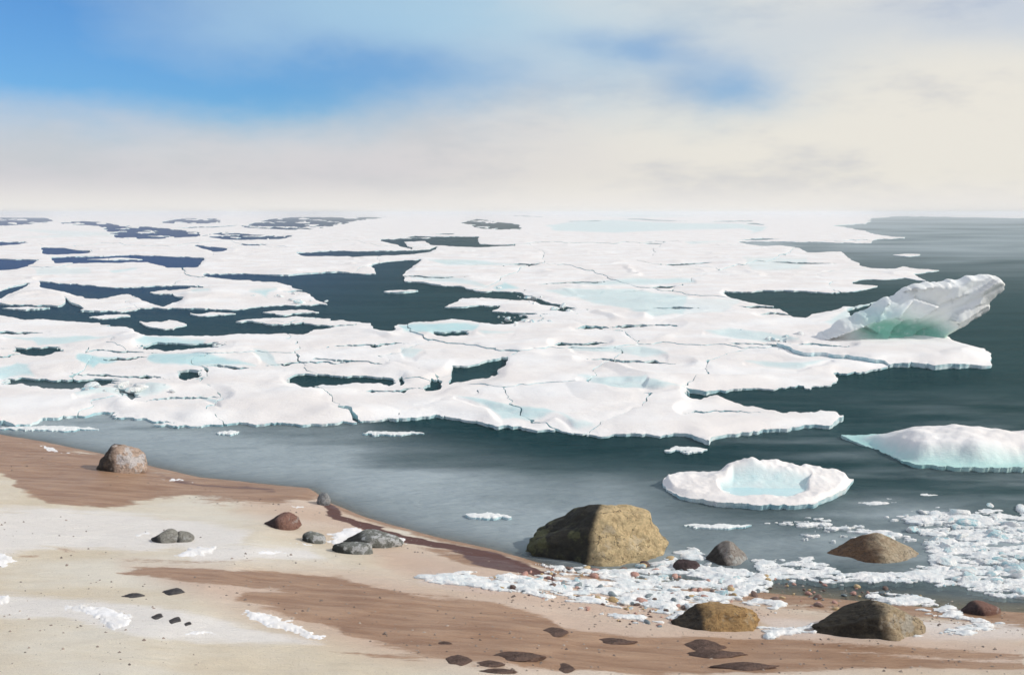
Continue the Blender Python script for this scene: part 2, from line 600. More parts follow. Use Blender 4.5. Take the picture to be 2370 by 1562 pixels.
def build_beach():
    xs = np.unique(np.concatenate([-np.geomspace(6.5, 300, 40), np.arange(-6.5, 6.5, 0.032), np.geomspace(6.5, 300, 40)]))
    ys = np.unique(np.concatenate([np.linspace(-60, 2.0, 40), np.arange(2.0, 3.6, 0.1), np.arange(3.6, 14.0, 0.034), np.geomspace(14, 60, 25)]))
    X, Y = np.meshgrid(xs, ys)
    Z = terrain(X, Y)
    s = shore_s(X, Y)
    U, V = to_px(X, np.maximum(Y, 1.0), Z)
    wu = U + 30 * fbm(X * 1.1, Y * 2.5, seed=31) + 8 * fbm(X * 6, Y * 12, seed=32)
    wv = V + 10 * fbm(X * 1.5, Y * 3.0, seed=33) + 4 * fbm(X * 8, Y * 14, seed=34)
    wetp = [
        [(-800, 940), (0, 990), (120, 1020), (250, 1060), (430, 1098), (620, 1118), (735, 1128), (752, 1150), (700, 1160), (620, 1172), (560, 1165), (420, 1150),
         (250, 1170), (120, 1160), (40, 1130), (0, 1090), (-400, 1080)],
        [(270, 1325), (330, 1312), (470, 1318), (640, 1328), (800, 1345), (960, 1375), (1150, 1395), (1260, 1430), (1300, 1455), (1550, 1475), (1700, 1510),
         (1500, 1545), (1250, 1540), (1050, 1525), (900, 1485), (760, 1450), (640, 1412), (520, 1390), (560, 1370), (700, 1372), (560, 1352), (400, 1335)],
        [(1150, 1500), (1500, 1490), (1800, 1500), (2100, 1520), (2370, 1530), (2370, 1548), (1900, 1552), (1500, 1556), (1200, 1545)],
    ]
    faint = [
        [(40, 1283), (100, 1278), (95, 1288), (45, 1290)], [(130, 1262), (260, 1272), (275, 1285), (150, 1280)],
        [(270, 1295), (430, 1290), (600, 1298), (590, 1305), (300, 1305)], [(310, 1273), (420, 1277), (310, 1280)],
        [(940, 1262), (1100, 1278), (1200, 1296), (1270, 1320), (1230, 1330), (1100, 1312), (980, 1280)],
        [(1500, 1465), (1700, 1478), (1900, 1475), (2120, 1490), (2370, 1510), (2370, 1535), (1800, 1520), (1500, 1500)],
    ]
    pz = soft_poly([[(200, 1300), (900, 1310), (1300, 1420), (2370, 1460), (2370, 1562), (700, 1562), (500, 1440)]], wu, wv, 60)
    wet = np.maximum(soft_poly(wetp, wu, wv, 16), 0.62 * soft_poly(faint, wu, wv, 9))
    wet = np.clip(wet * (1 + 0.55 * fbm(X * 0.7 + Y * 0.5, Y * 9 + X * 1.2, seed=36, octv=4)), 0, 1)
    wet = np.maximum(wet, 0.55 * sstep(fbm(X * 0.5, Y * 5 + X * 0.7, seed=37, octv=4), 0.22, 0.5) * pz)
    right = sstep(X, 0.6, 1.8)
    wet = np.maximum(wet, sstep(-s, -0.42 - 0.4 * right, 0.0) * 0.95)
    pale = soft_poly([[(-300, 1180), (150, 1175), (420, 1200), (600, 1230), (560, 1260), (330, 1275), (100, 1270), (-300, 1320)], [(-200, 1370), (60, 1380), (300, 1395), (520, 1430), (760, 1490), (560, 1490), (330, 1470), (150, 1430), (-200, 1430)],
                      [(430, 1255), (720, 1270), (760, 1295), (460, 1300)], [(980, 1320), (1200, 1350), (1150, 1375), (960, 1345)], [(1740, 1430), (2000, 1440), (2370, 1430), (2370, 1475), (1800, 1480)]], wu, wv, 30)
    pinkp = [[(560, 1150), (760, 1150), (900, 1230), (860, 1260), (620, 1200), (560, 1180)], [(300, 1310), (900, 1330), (1500, 1430), (2370, 1470), (2370, 1562), (1200, 1562), (900, 1520), (500, 1400)],
             [(850, 1250), (1260, 1310), (1700, 1380), (2000, 1440), (1500, 1470), (1100, 1400), (900, 1330)]]
    pink = soft_poly(pinkp, wu, wv, 40)
    line = [(735, 1158), (800, 1188), (870, 1212), (950, 1240), (1040, 1254), (1140, 1274), (1220, 1300), (1290, 1325)]
    dark = soft_poly([line + [(p[0] - 10, p[1] + 10 + 16 * i / 7) for i, p in reversed(list(enumerate(line)))]], wu, wv, 5)
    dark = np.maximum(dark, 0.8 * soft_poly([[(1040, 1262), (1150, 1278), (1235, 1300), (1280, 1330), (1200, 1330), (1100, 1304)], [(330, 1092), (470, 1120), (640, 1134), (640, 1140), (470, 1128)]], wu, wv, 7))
    ny, nx = X.shape
    idx = np.arange(ny * nx).reshape(ny, nx)
    f = np.stack([idx[:-1, :-1], idx[:-1, 1:], idx[1:, 1:], idx[1:, :-1]], -1).reshape(-1, 4)
    o = mesh_obj('beach', np.stack([X, Y, Z], -1).reshape(-1, 3), f.tolist(), MATS['sand'],
                 attrs={'wet': wet.ravel(), 'pink': pink.ravel(), 'dark': dark.ravel(), 'pale': pale.ravel()})
    tag(o, kind='structure')


def build_sea():
    xs = np.unique(np.concatenate([-np.geomspace(9, 30000, 60), np.arange(-9, 9, 0.07), np.geomspace(9, 30000, 60)]))
    ys = np.unique(np.concatenate([np.arange(4.2, 18, 0.06), np.geomspace(18, 30000, 120)]))
    X, Y = np.meshgrid(xs, ys)
    s = shore_s(X, Y)
    near = sstep(-np.abs(Y), -18, -14) * sstep(-np.abs(X), -9, -8)
    w = 0.5 * np.sin(Y * 2.6 + 0.5 * X + 2.0 * fbm(X * 0.35, Y * 0.5, seed=3)) + 0.9 * fbm(X * 0.7, Y * 1.9, seed=4)
    Z = 0.028 * w * near * sstep(-s, 0.05, 1.2)
    depth = np.maximum(0.0, -terrain(X, Y))
    opq = 1 - np.exp(-depth * 22.0)
    # silty water along the shore; haze painted pale into the far right
    U, V = to_px(X, Y, 0.0)
    n = fbm(X * 0.35, Y * 0.9, seed=6, octv=4)
    n5 = fbm(X * 0.9, Y * 2.6, seed=7, octv=4)
    silt_haze = (1.25 * sstep(s, -3.9, -0.5) * (1 - 0.74 * sstep(X + 0.3 * n, -0.2, 2.6)) + 0.30 * sstep(X, 0.5, 5.0) * sstep(-Y, -17, -8) * np.clip(0.8 + 1.6 * n5, 0.1, 2) + 0.85 * sstep(X, 5.0, 20.0) * sstep(Y, 22, 100)) * (1 + 0.5 * n + 0.6 * n5)
    silt_haze = np.clip(silt_haze, 0, 1)
    blue = sstep(-X / np.maximum(Y, 1), 0.02, 0.35) * sstep(Y, 14, 60)
    ny, nx = X.shape
    idx = np.arange(ny * nx).reshape(ny, nx)
    f = np.stack([idx[:-1, :-1], idx[:-1, 1:], idx[1:, 1:], idx[1:, :-1]], -1).reshape(-1, 4)
    o = mesh_obj('sea', np.stack([X, Y, Z], -1).reshape(-1, 3), f.tolist(), MATS['water'], attrs={'opaque': opq.ravel(), 'silt_haze': silt_haze.ravel(), 'blue': blue.ravel()})
    tag(o, kind='structure')


build_beach()
build_sea()

# ------------------------------------------------------------------ the pack ice
# open water between the floes, traced on the plan (photograph pixels at water level)
WATER = [
    [(-700, 503), (0, 504), (104, 505), (134, 514), (65, 519), (0, 524), (-700, 522)],
    [(145, 513), (226, 514), (294, 524), (344, 526), (463, 539), (466, 548), (323, 553), (272, 550), (230, 524), (145, 519)],
    [(470, 546), (513, 539), (602, 544), (681, 546), (652, 553), (520, 554)],
    [(563, 524), (627, 507), (688, 503), (800, 503), (895, 503), (816, 514), (760, 525), (700, 533), (640, 532), (563, 527)],
    [(373, 514), (430, 505), (502, 507), (509, 517), (380, 517)],
    [(-160, 561), (0, 561), (64, 564), (0, 568), (-160, 567)],
    [(98, 574), (147, 575), (215, 584), (97, 590)],
    [(118, 598), (308, 591), (473, 598), (455, 619), (380, 618), (344, 607), (133, 608)],
    [(-400, 600), (0, 602), (93, 603), (43, 621), (0, 625), (-400, 618)],
    [(452, 568), (527, 575), (520, 584), (495, 583), (470, 575)],
    [(93, 652), (194, 661), (265, 668), (344, 666), (480, 664), (360, 672), (305, 679), (394, 682), (427, 693), (380, 707), (337, 693),
     (290, 681), (272, 681), (230, 690), (161, 682), (143, 675), (97, 664)],
    [(-300, 690), (0, 675), (72, 654), (22, 679), (0, 693), (-300, 705)],
    [(-400, 700), (0, 704), (36, 707), (143, 711), (154, 690), (165, 707), (200, 718), (287, 722), (358, 715), (538, 718), (628, 707), (764, 707),
     (830, 700), (830, 748), (778, 754), (700, 768), (455, 774), (334, 774), (305, 758), (222, 743), (54, 736), (0, 727), (-400, 722)],
    [(475, 636), (552, 636), (660, 639), (780, 632), (870, 636), (859, 614), (916, 605), (977, 602), (931, 632), (938, 654), (1052, 664), (1113, 677),
     (1210, 680), (1253, 697), (1289, 707), (1336, 716), (1311, 720), (1257, 711), (1210, 700), (1103, 695), (1070, 689), (1017, 707), (1031, 713), (1164, 709),
     (1120, 725), (1225, 734), (1178, 750), (1103, 745), (1045, 734), (1031, 736), (981, 747), (923, 747), (905, 765), (873, 761), (859, 743), (820, 740),
     (780, 724), (764, 707), (745, 695), (700, 675), (667, 657), (640, 650), (552, 648), (475, 640)],
    [(688, 586), (780, 582), (938, 582), (995, 578), (1020, 571), (995, 584), (938, 588), (816, 594), (700, 592)],
    [(877, 556), (909, 554), (959, 548), (1106, 550), (1113, 567), (1196, 569), (1103, 572), (1002, 567), (981, 557), (934, 560), (948, 578), (916, 566)],
    [(1067, 516), (1103, 508), (1207, 522), (1203, 533), (1113, 530)],
    [(1668, 679), (1775, 675), (1919, 679), (1972, 677), (2044, 664), (2040, 661), (1972, 654), (2008, 648), (2069, 648), (2091, 645), (2150, 655), (2098, 672),
     (2040, 690), (1990, 703), (1919, 716), (1865, 731), (1825, 725), (1790, 706), (1761, 702), (1703, 691)],
    # the open water on the right and along the shore
    [(1926, 523), (2005, 519), (2019, 505), (2098, 501), (2370, 506), (4600, 506), (4600, 1500), (-1600, 1500), (-1600, 985), (0, 985), (120, 981), (300, 985),
     (440, 991), (600, 985), (780, 985), (940, 973), (1010, 969), (1080, 977), (1150, 990), (1250, 999), (1330, 1006), (1400, 1013), (1600, 1013), (1645, 1029),
     (1700, 1009), (1800, 997), (1880, 991), (1930, 986), (1955, 970), (1933, 960), (1876, 964), (1811, 960), (1703, 939), (1600, 919), (1689, 917), (1775, 906),
     (1825, 900), (1908, 901), (1926, 888), (1929, 866), (2008, 860), (2069, 852), (2241, 853), (2295, 853), (2295, 822), (2281, 812), (2216, 800), (2180, 775),
     (2080, 755), (1980, 740), (1960, 722), (2060, 690), (2150, 660), (2134, 648), (2109, 637), (2184, 629), (2090, 619), (2076, 624), (2019, 623), (1990, 614),
     (1969, 600), (1947, 583), (1868, 585), (1847, 576), (1811, 570), (1761, 571), (1714, 564), (1711, 559), (1883, 562), (2012, 564), (2026, 555), (2098, 551), (2051, 548), (1983, 532)],
    [(65, 984), (110, 972), (200, 964), (240, 957), (275, 962), (225, 971), (415, 983), (230, 990)],
    [(29, 808), (150, 808), (110, 814), (65, 820)],
    [(316, 804), (400, 797), (540, 797), (380, 805)],
    [(10, 880), (110, 881), (210, 880), (285, 885), (200, 893), (60, 890)],
    [(409, 864), (470, 865), (430, 875)],
    [(656, 879), (700, 869), (780, 870), (870, 876), (916, 881), (898, 888), (800, 882), (705, 892)],
    [(925, 881), (938, 876), (941, 886), (930, 889)],
    [(1044, 849), (1096, 853), (1142, 837), (1180, 833), (1157, 865), (1124, 872), (1045, 885)],
    [(990, 903), (1006, 883), (1024, 881), (1024, 899)],
    [(1005, 769), (1050, 772), (1095, 771), (1060, 779), (1010, 777)],
    [(272, 909), (322, 915), (300, 920)],
    [(1580, 914), (1640, 914), (1760, 903), (1800, 908), (1689, 920), (1600, 921)],
]
# ice standing inside those leads
ISLES = [
    [(323, 749), (390, 744), (430, 757), (380, 766), (345, 760)],
    [(541, 747), (631, 738), (758, 740), (762, 748), (645, 754)],
    [(1035, 711), (1070, 690), (1150, 696), (1230, 700), (1300, 716), (1250, 731), (1175, 722), (1160, 709)],
    [(180, 722), (215, 700), (290, 684), (360, 712), (300, 722)],
]
ISLES += [
    [(200, 736), (250, 731), (320, 733), (260, 740)], [(430, 728), (500, 724), (560, 728), (490, 733)], [(600, 726), (690, 720), (740, 725), (660, 731)],
    [(0, 715), (60, 712), (120, 716), (50, 720)], [(880, 676), (930, 672), (975, 676), (920, 680)], [(700, 752), (790, 744), (850, 748), (770, 758)],
    [(560, 690), (640, 684), (700, 692), (640, 700)], [(2050, 590), (2120, 588), (2150, 592), (2100, 595)], [(200, 602), (280, 599), (330, 602), (260, 605)],
]
# thin broken streaks of open water all over the pack
_r = random.Random(77)
N_TRACED = len(WATER)
for _ in range(60):
    _v = 500 + 470 * _r.random() ** 1.5
    _u = _r.uniform(-500, 1900)
    _q = min(1.0, 0.25 + (_v - 500) / 300)
    _l = _r.uniform(30, 130) * (0.6 + 0.5 * _q); _t = _r.uniform(1.2, 3.0) * _q + 0.6; _a = _r.uniform(-0.05, 0.06)
    WATER.append([(_u - _l, _v - _a * _l), (_u - 0.3 * _l, _v - _t - 0.3 * _a * _l), (_u + 0.4 * _l, _v - 0.6 * _t + 0.4 * _a * _l), (_u + _l, _v + _a * _l), (_u + 0.2 * _l, _v + _t + 0.2 * _a * _l), (_u - 0.5 * _l, _v + 0.5 * _t - 0.5 * _a * _l)])
# hollows and steps that do not reach the water: (polygon, depth 0..1, blueness)
GROOVES = [
    ([(1264, 524), (1335, 512), (1418, 510), (1580, 518), (1700, 518), (1775, 526), (1750, 541), (1720, 530), (1580, 532), (1430, 539), (1290, 535)], 1.0, 0.45),
    ([(1380, 498), (1480, 495), (1600, 500), (1480, 504)], 1.0, 0.35),
    ([(991, 605), (1092, 605), (1200, 614), (1031, 616)], 0.9, 0.5),
    ([(1329, 655), (1440, 652), (1607, 650), (1610, 656), (1500, 661), (1340, 660)], 1.0, 0.5),
    ([(7, 783), (143, 783), (258, 785), (150, 797), (86, 801), (72, 790)], 0.9, 0.6),
    ([(174, 917), (265, 907), (344, 905), (400, 915), (330, 922), (180, 923)], 0.8, 0.4),
    ([(459, 923), (480, 926), (506, 935), (500, 944)], 0.9, 0.5),
    ([(588, 815), (622, 820), (656, 850), (640, 850), (600, 837)], 0.9, 0.4),
    ([(1318, 802), (1443, 813), (1479, 810), (1540, 828), (1515, 830), (1329, 814)], 1.0, 0.45),
    ([(1336, 881), (1390, 885), (1494, 887), (1497, 897), (1580, 914), (1450, 907), (1411, 904)], 1.0, 0.5),
    ([(1056, 926), (1156, 946), (1289, 973), (1228, 982), (1167, 975), (1124, 952)], 0.9, 0.6),
    ([(1289, 973), (1370, 995), (1340, 998)], 0.8, 0.4),
    ([(1632, 775), (1682, 768), (1761, 775), (1850, 797), (1768, 795), (1685, 785)], 0.9, 0.5),
    ([(1728, 844), (1775, 845), (1847, 853), (1926, 840), (1850, 862), (1775, 854)], 0.9, 0.5),
    ([(930, 812), (990, 816), (960, 832), (935, 828)], 0.8, 0.4),
    ([(1580, 562), (1680, 560), (1600, 567)], 0.8, 0.4),
    ([(950, 646), (1010, 640), (1100, 655), (1130, 668), (1050, 656)], 0.7, 0.4),
    ([(1113, 771), (1180, 774), (1130, 778)], 0.9, 0.5),
]
MELT = [
    ([(316, 800), (340, 788), (470, 790), (466, 798), (394, 803)], 0.75), ([(170, 832), (180, 821), (200, 822), (226, 832), (280, 833), (265, 841), (225, 846), (215, 856), (178, 846)], 0.95),
    ([(340, 837), (350, 821), (460, 828), (590, 850), (420, 850), (350, 843)], 0.85), ([(-40, 868), (0, 860), (35, 845), (60, 850), (80, 872), (0, 880)], 0.7),
    ([(925, 755), (1100, 757), (1095, 768), (990, 780), (935, 772)], 0.9), ([(1253, 677), (1461, 671), (1580, 690), (1580, 735), (1500, 740), (1420, 712)], 0.5),
    ([(380, 545), (20, 530), (140, 545), (30, 552)], 0.25), ([(255, 630), (310, 622), (320, 626), (265, 636)], 0.5), ([(80, 625), (200, 622), (210, 635), (90, 640)], 0.3),
    ([(1140, 668), (1165, 656), (1200, 670), (1150, 676)], 0.8), ([(440, 676), (490, 674), (480, 684), (445, 684)], 0.4), ([(585, 680), (635, 676), (620, 692)], 0.7),
    ([(1720, 600), (1870, 600), (1860, 625), (1740, 628)], 0.3), ([(1900, 755), (2000, 700), (2060, 690), (2010, 760), (1960, 775)], 0.45),
    ([(1550, 700), (1720, 695), (1680, 730), (1560, 735)], 0.22),
]
FLOES = [  # seed on the plan and the label of the floe grown from it
    (60, 582, 'snowy floe at the left edge behind the short dark lead'), (330, 572, 'wide flat floe behind the long straight blue-black lead'),
    (640, 605, 'broad white floe behind the tip of the dark green lead'), (800, 556, 'narrow white floe between the two bright blue leads'),
    (1100, 592, 'white floe in front of the scattered bright blue lead'), (1370, 585, 'wide smooth white floe far out in the middle of the pack'),
    (1640, 600, 'wide white floe with faint pink snow far out'), (1860, 620, 'white floe whose ragged tip juts into the grey open water'),
    (240, 640, 'long white floe in front of the straight blue-black lead'), (580, 680, 'white floe pointing into the dark green lead with blue patches'),
    (1060, 640, 'white floe with a curved step behind the dark green lead'), (1290, 655, 'pale floe off the right tip of the dark green lead'),
    (1500, 632, 'white floe behind the thin brown crack'), (1790, 655, 'white floe lying behind the black lens-shaped lead'), (2010, 640, 'small white floe beyond the upturned ice block'),
    (82, 685, 'small pointed white floe in the blue lead at the left'), (150, 768, 'long white floe in front of the grey-green lead at the left'),
    (520, 800, 'white floe with a turquoise melt streak in front of the lead'), (800, 800, 'plain white floe below the widest part of the dark lead'),
    (1180, 790, 'white floe below the turquoise edged cracks in the middle'), (1480, 715, 'white floe tinted pale turquoise by meltwater'),
    (1720, 760, 'broad white floe below the black lens-shaped lead'), (2060, 800, 'long white ice shelf under the upturned green block'),
    (60, 850, 'white floe with a pale blue hollow at the left edge'), (330, 850, 'white floe with two turquoise melt pools'),
    (580, 855, 'white floe behind the teal crack left of the middle'), (830, 845, 'smooth white floe just behind the thin teal crack'),
    (1000, 830, 'white floe left of the grey fish-shaped gap'), (1280, 850, 'white floe right of the grey fish-shaped gap'), (1520, 855, 'wide white floe between two long lavender steps'),
    (1780, 865, 'pointed white floe at the right with a brown edge'),
    (90, 935, 'white floe nearest the sandy spit at the left edge'), (350, 945, 'white floe with a lavender hollow near the shore water'),
    (640, 940, 'white near floe with a soft grey snow drift'), (880, 930, 'white near floe in front of the thin teal crack'),
    (1110, 950, 'white near floe beside the long pale turquoise step'), (1350, 945, 'smooth cream floe above the long pale turquoise step'),
    (1620, 965, 'long white near floe tapering into the water at the right'),
    (-300, 590, 'white floe beyond the left edge behind the blue lead'), (-350, 660, 'white floe beyond the left edge in the blue lead'),
    (-330, 780, 'white floe beyond the left edge below the grey lead'), (-400, 880, 'near white floe beyond the left edge'), (-280, 950, 'near white floe off the sandy spit beyond the left edge'),
]
FAR_V = 566.0


def field_object(name, F, U, V, H, tint, material, place, extra=None, drop=0.12, keep_small=True, green=None, min_faces=12, lean=0.02):
    """marching-squares sheet with real side walls; returns a list of (face count, mesh data) per connected piece"""
    cj, ci, faces, segs, n0 = march(F)
    if not faces:
        return []
    j0 = np.clip(np.floor(cj).astype(int), 0, U.shape[0] - 2); i0 = np.clip(np.floor(ci).astype(int), 0, U.shape[1] - 2)
    fj, fi = cj - j0, ci - i0

    def samp(A):
        return (A[j0, i0] * (1 - fj) * (1 - fi) + A[j0, i0 + 1] * (1 - fj) * fi + A[j0 + 1, i0] * fj * (1 - fi) + A[j0 + 1, i0 + 1] * fj * fi)
    ph, pt = samp(H), samp(tint)
    pg = samp(green) if green is not None else np.zeros(len(ph))
    px, py, pz = place(samp(U), samp(V))
    comp = components(len(cj), faces)
    fcomp = comp[np.array([f[0] for f in faces])]
    groups = {}
    for k, c in enumerate(fcomp):
        groups.setdefault(int(c), []).append(k)
    sgr = {}
    for k, (a, b) in enumerate(segs):
        sgr.setdefault(int(comp[a]), []).append(k)
    res = []
    for c, fl in groups.items():
        if len(fl) < min_faces:
            continue
        verts, tin, sid, gr, fs, remap = [], [], [], [], [], {}
        for f in fl:
            ff = []
            for v in faces[f]:
                if v not in remap:
                    remap[v] = len(verts)
                    verts.append((px[v], py[v], pz[v] + ph[v])); tin.append(pt[v]); sid.append(0.0); gr.append(pg[v])
                ff.append(remap[v])
            fs.append(ff)
        rim = {}
        for k in sgr.get(c, []):
            q = []
            for v in segs[k]:
                if v not in rim:
                    rim[v] = len(verts)
                    verts.append((px[v], py[v], pz[v] + ph[v])); verts.append((px[v], py[v] + lean, pz[v] - drop))
                    tin += [pt[v], pt[v]]; sid += [1.0, 1.0]; gr += [pg[v], pg[v]]
                q.append(rim[v])
            fs.append([q[0], q[1], q[1] + 1, q[0] + 1])
        res.append((len(fl), verts, fs, tin, sid, gr))
    res.sort(key=lambda r: -r[0])
    return res


def ice_from(name, r, material='ice'):
    return mesh_obj(name, r[1], r[2], MATS[material], attrs={'tint': r[3], 'side': r[4], 'green': r[5]})


def level_place(u, v):
    x, y = G(u, v)
    return x, y, np.zeros(np.shape(x))


def build_pack():
    us = np.arange(-900, 3000, 3.0)
    vs_ = np.concatenate([[492.3, 492.5, 492.8, 493.2, 493.8, 494.6, 495.6], np.arange(496.6, 560, 1.0), np.arange(560, 1036, 1.5)])
    U, V = np.meshgrid(us, vs_)
    k = np.clip((V - 490) / 300, 0.32, 1.4)
    x, y = G(U, V)
    lx, ly = U / 60.0, np.log(np.maximum(V - 491, 0.5)) * 14
    WU = U + (16 * fbm(lx, ly, seed=41) + 5 * fbm(lx * 5, ly * 4, seed=42)) * np.sqrt(k)
    SU, SV = U + 14 * fbm(lx, ly, seed=41, octv=2), V + 4 * k * fbm(lx * 1.3, ly * 1.3, seed=43, octv=2)
    WV = V + (5.5 * fbm(lx * 1.3, ly * 1.3, seed=43) + 1.9 * fbm(lx * 5, ly * 3, seed=44)) * k
    FREE = 0.06
    SH = FREE / CAM_H * (V - 491)            # how far a floe's own height hides the water behind it
    Fw = np.full(U.shape, 60.0)
    for wn, p in enumerate(WATER):
        p = np.array(p, float)
        lo, hi = p.min(0), p.max(0)
        sel = (U > lo[0] - 70) & (U < hi[0] + 70) & (V > lo[1] - 40) & (V < hi[1] + 75)
        if not sel.any():
            continue
        big = (hi[0] - lo[0]) > 3000
        for q in ((0.0,) if big or wn >= N_TRACED else (0.0, 0.5, 1.0)):
            d = poly_sdf(p, WU[sel], WV[sel] - q * SH[sel])
            Fw[sel] = np.minimum(Fw[sel], d)
    brk = sstep(fbm(U / 26, V / 2.2, seed=47, octv=3), 0.10, 0.30) * sstep(-V, -575, -535) * (U < 1300)
    Fw = np.maximum(Fw, np.where(brk > 0.5, 1.2 * (fbm(U / 26, V / 2.2, seed=47, octv=3) - 0.2) * 6, -99) * (Fw < 0) + np.where(Fw < 0, 0, -99))
    for p in ISLES:
        p = np.array(p, float)
        lo, hi = p.min(0) - 40, p.max(0) + 40
        sel = (U > lo[0]) & (U < hi[0]) & (V > lo[1]) & (V < hi[1])
        Fw[sel] = np.maximum(Fw[sel], -poly_sdf(p, WU[sel], WV[sel]))
    # cracks between neighbouring floes
    VU = U + 60 * fbm(U / 150, V / 40, seed=51, octv=3) + 14 * fbm(U / 30, V / 10, seed=52, octv=3)
    VV = V + 12 * fbm(U / 130, V / 40, seed=53, octv=3) + 3.0 * fbm(U / 25, V / 9, seed=54, octv=3)
    D = [np.hypot((VU - su) / 6.0, VV - sv) for su, sv, _ in FLOES]
    d1 = np.full(U.shape, 1e9); d2 = np.full(U.shape, 1e9); lab = np.zeros(U.shape, int)
    for n, d in enumerate(D):
        closer = d < d1
        d2 = np.where(closer, d1, np.minimum(d2, d))
        lab = np.where(closer, n, lab)
        d1 = np.where(closer, d, d1)
    gapw = 0.04 + 0.07 * k + 1.5 * k * np.clip(fbm(U / 80, V / 26, seed=55) - 0.22, 0, 1)
    # relief
    tint = np.zeros(U.shape); dig = np.zeros(U.shape)
    for p, dep, bl in GROOVES:
        mm = soft_poly([p], SU, SV, 3.0)
        dig = np.maximum(dig, soft_poly([[(a, b + 0.02 * (b - 491)) for a, b in p]], SU, SV, 7.0) * dep)
        tint = np.maximum(tint, mm * bl)
    for p, bl in MELT:
        m_ = soft_poly([p], SU + 0.5 * (WU - SU), SV + 0.5 * (WV - SV), 4.0)
        tint = np.maximum(tint, m_ * bl)
        dig = np.maximum(dig, 0.30 * soft_poly([p], SU, SV, 9.0))
    rng = np.random.RandomState(4)
    th = np.append(0.055 + 0.03 * rng.rand(len(FLOES)), 0.08)
    th[22] = 0.15
    rim = np.clip(blur(np.clip(Fw, -6, 40), 3, 7) / (2.0 + 12.0 * k), 0, 1)
    rim = rim * rim * (3 - 2 * rim)
    hum = fbm(x * 0.42, y * 0.26, seed=61, octv=3)
    fin = fbm(x * 1.9, y * 1.3, seed=63, octv=3)
    rid = 1 - np.abs(fbm(x * 0.30, y * 0.20, seed=62, octv=3)) * 2
    H0 = 0.055 * hum * rim + 0.016 * fin * rim + 0.22 * np.clip(rid - 0.74, 0, 1) * rim * sstep(hum, -0.3, 0.3)
    EN = np.clip(0.52 + 0.9 * fbm(x * 0.8, y * 0.5, seed=64, octv=3), 0.14, 1.0)     # some edges stand, some slope away
    distant = []
    for n, (su, sv, label) in enumerate(FLOES + [(0, 0, None)]):
        if label is None:
            Fc = np.where(VV < FAR_V, FAR_V - VV, FAR_V - VV)
            sign = Fc - 0.15
            Fl = np.minimum(Fw, sign)
        else:
            sign = np.where(lab == n, 0.5 * (d2 - d1), 0.5 * (d1 - D[n]))
            sign = np.minimum(sign, VV - FAR_V)
            Fl = np.minimum(Fw, sign - gapw)
        jj, ii = np.nonzero(Fl > 0)
        if not len(jj):
            continue
        sl = (slice(max(jj.min() - 2, 0), jj.max() + 3), slice(max(ii.min() - 2, 0), ii.max() + 3))
        t_ = th[n]
        edge = rim[sl]
        ce = np.clip(Fl[sl] / (0.8 + 2.2 * k[sl]), 0, 1)
        Hl = t_ * (EN[sl] + (1 - EN[sl]) * edge) * (0.86 + 0.14 * ce) + H0[sl]
        Hl = np.where(V[sl] < 540, t_, Hl)
        Hl = np.maximum(0.030 + 0.01 * hum[sl], Hl * (1 - 0.55 * dig[sl]))
        pieces = field_object('ice_floe', Fl[sl], U[sl], V[sl], Hl, tint[sl], None, level_place, min_faces=30)
        cakes = []
        for q, r in enumerate(pieces):
            if label is None or (q and np.mean([v[1] for v in r[1]]) > 95):
                distant.append(r)
            elif q == 0:
                tag(ice_from('ice_floe', r), label, 'ice floe', 'floes of the pack ice')
            else:
                cakes.append(r)
        cakes.sort(key=lambda r: np.mean([v[0] / v[1] for v in r[1]]))
        words = [''] if len(cakes) == 1 else ['leftmost ', 'second ', 'third ', 'fourth ', 'fifth ', 'sixth ', 'seventh ', 'eighth '][:max(len(cakes) - 1, 0)] + ['rightmost ']
        for r, wd in zip(cakes, words):
            tag(ice_from('ice_cake', r), wd + 'ice cake beside the ' + ' '.join(label.split()[:11]), 'ice', 'broken cakes between the floes')
    V_, F_, T_, S_, G_ = [], [], [], [], []
    for nf, verts, fs, tin, sid, gr in distant:
        n = len(V_)
        V_ += verts; T_ += tin; S_ += sid; G_ += gr
        F_ += [[i + n for i in f] for f in fs]
    o = ice_from('distant_pack_ice', (0, V_, F_, T_, S_, G_))
    tag(o, 'far white pack ice reaching to the horizon', 'pack ice', kind='stuff')


build_pack()


# ------------------------------------------------------------------ loose floes near the shore
def near_floe(name, outline, seed, hfun, label, cat, step=(2.0, 1.0)):
    p = np.array(outline, float)
    lo, hi = p.min(0) - 15, p.max(0) + 15
    U, V = np.meshgrid(np.arange(lo[0], hi[0], step[0]), np.arange(lo[1], hi[1], step[1]))
    wu = U + 9 * fbm(U / 45, V / 20, seed=seed) + 3 * fbm(U / 12, V / 6, seed=seed + 1)
    wv = V + 4 * fbm(U / 40, V / 20, seed=seed + 2) + 1.6 * fbm(U / 11, V / 6, seed=seed + 3)
    F = -poly_sdf(p, wu, wv)
    x, y = G(U, V)
    H, tint, green = hfun(U, V, x, y, blur(F, 4, 9))
    r = field_object(name, F, U, V, H, tint, None, level_place, drop=0.15, green=green, lean=0.05)[0]
    o = ice_from(name, r)
    tag(o, label, cat, 'loose floes near the shore')
    return o


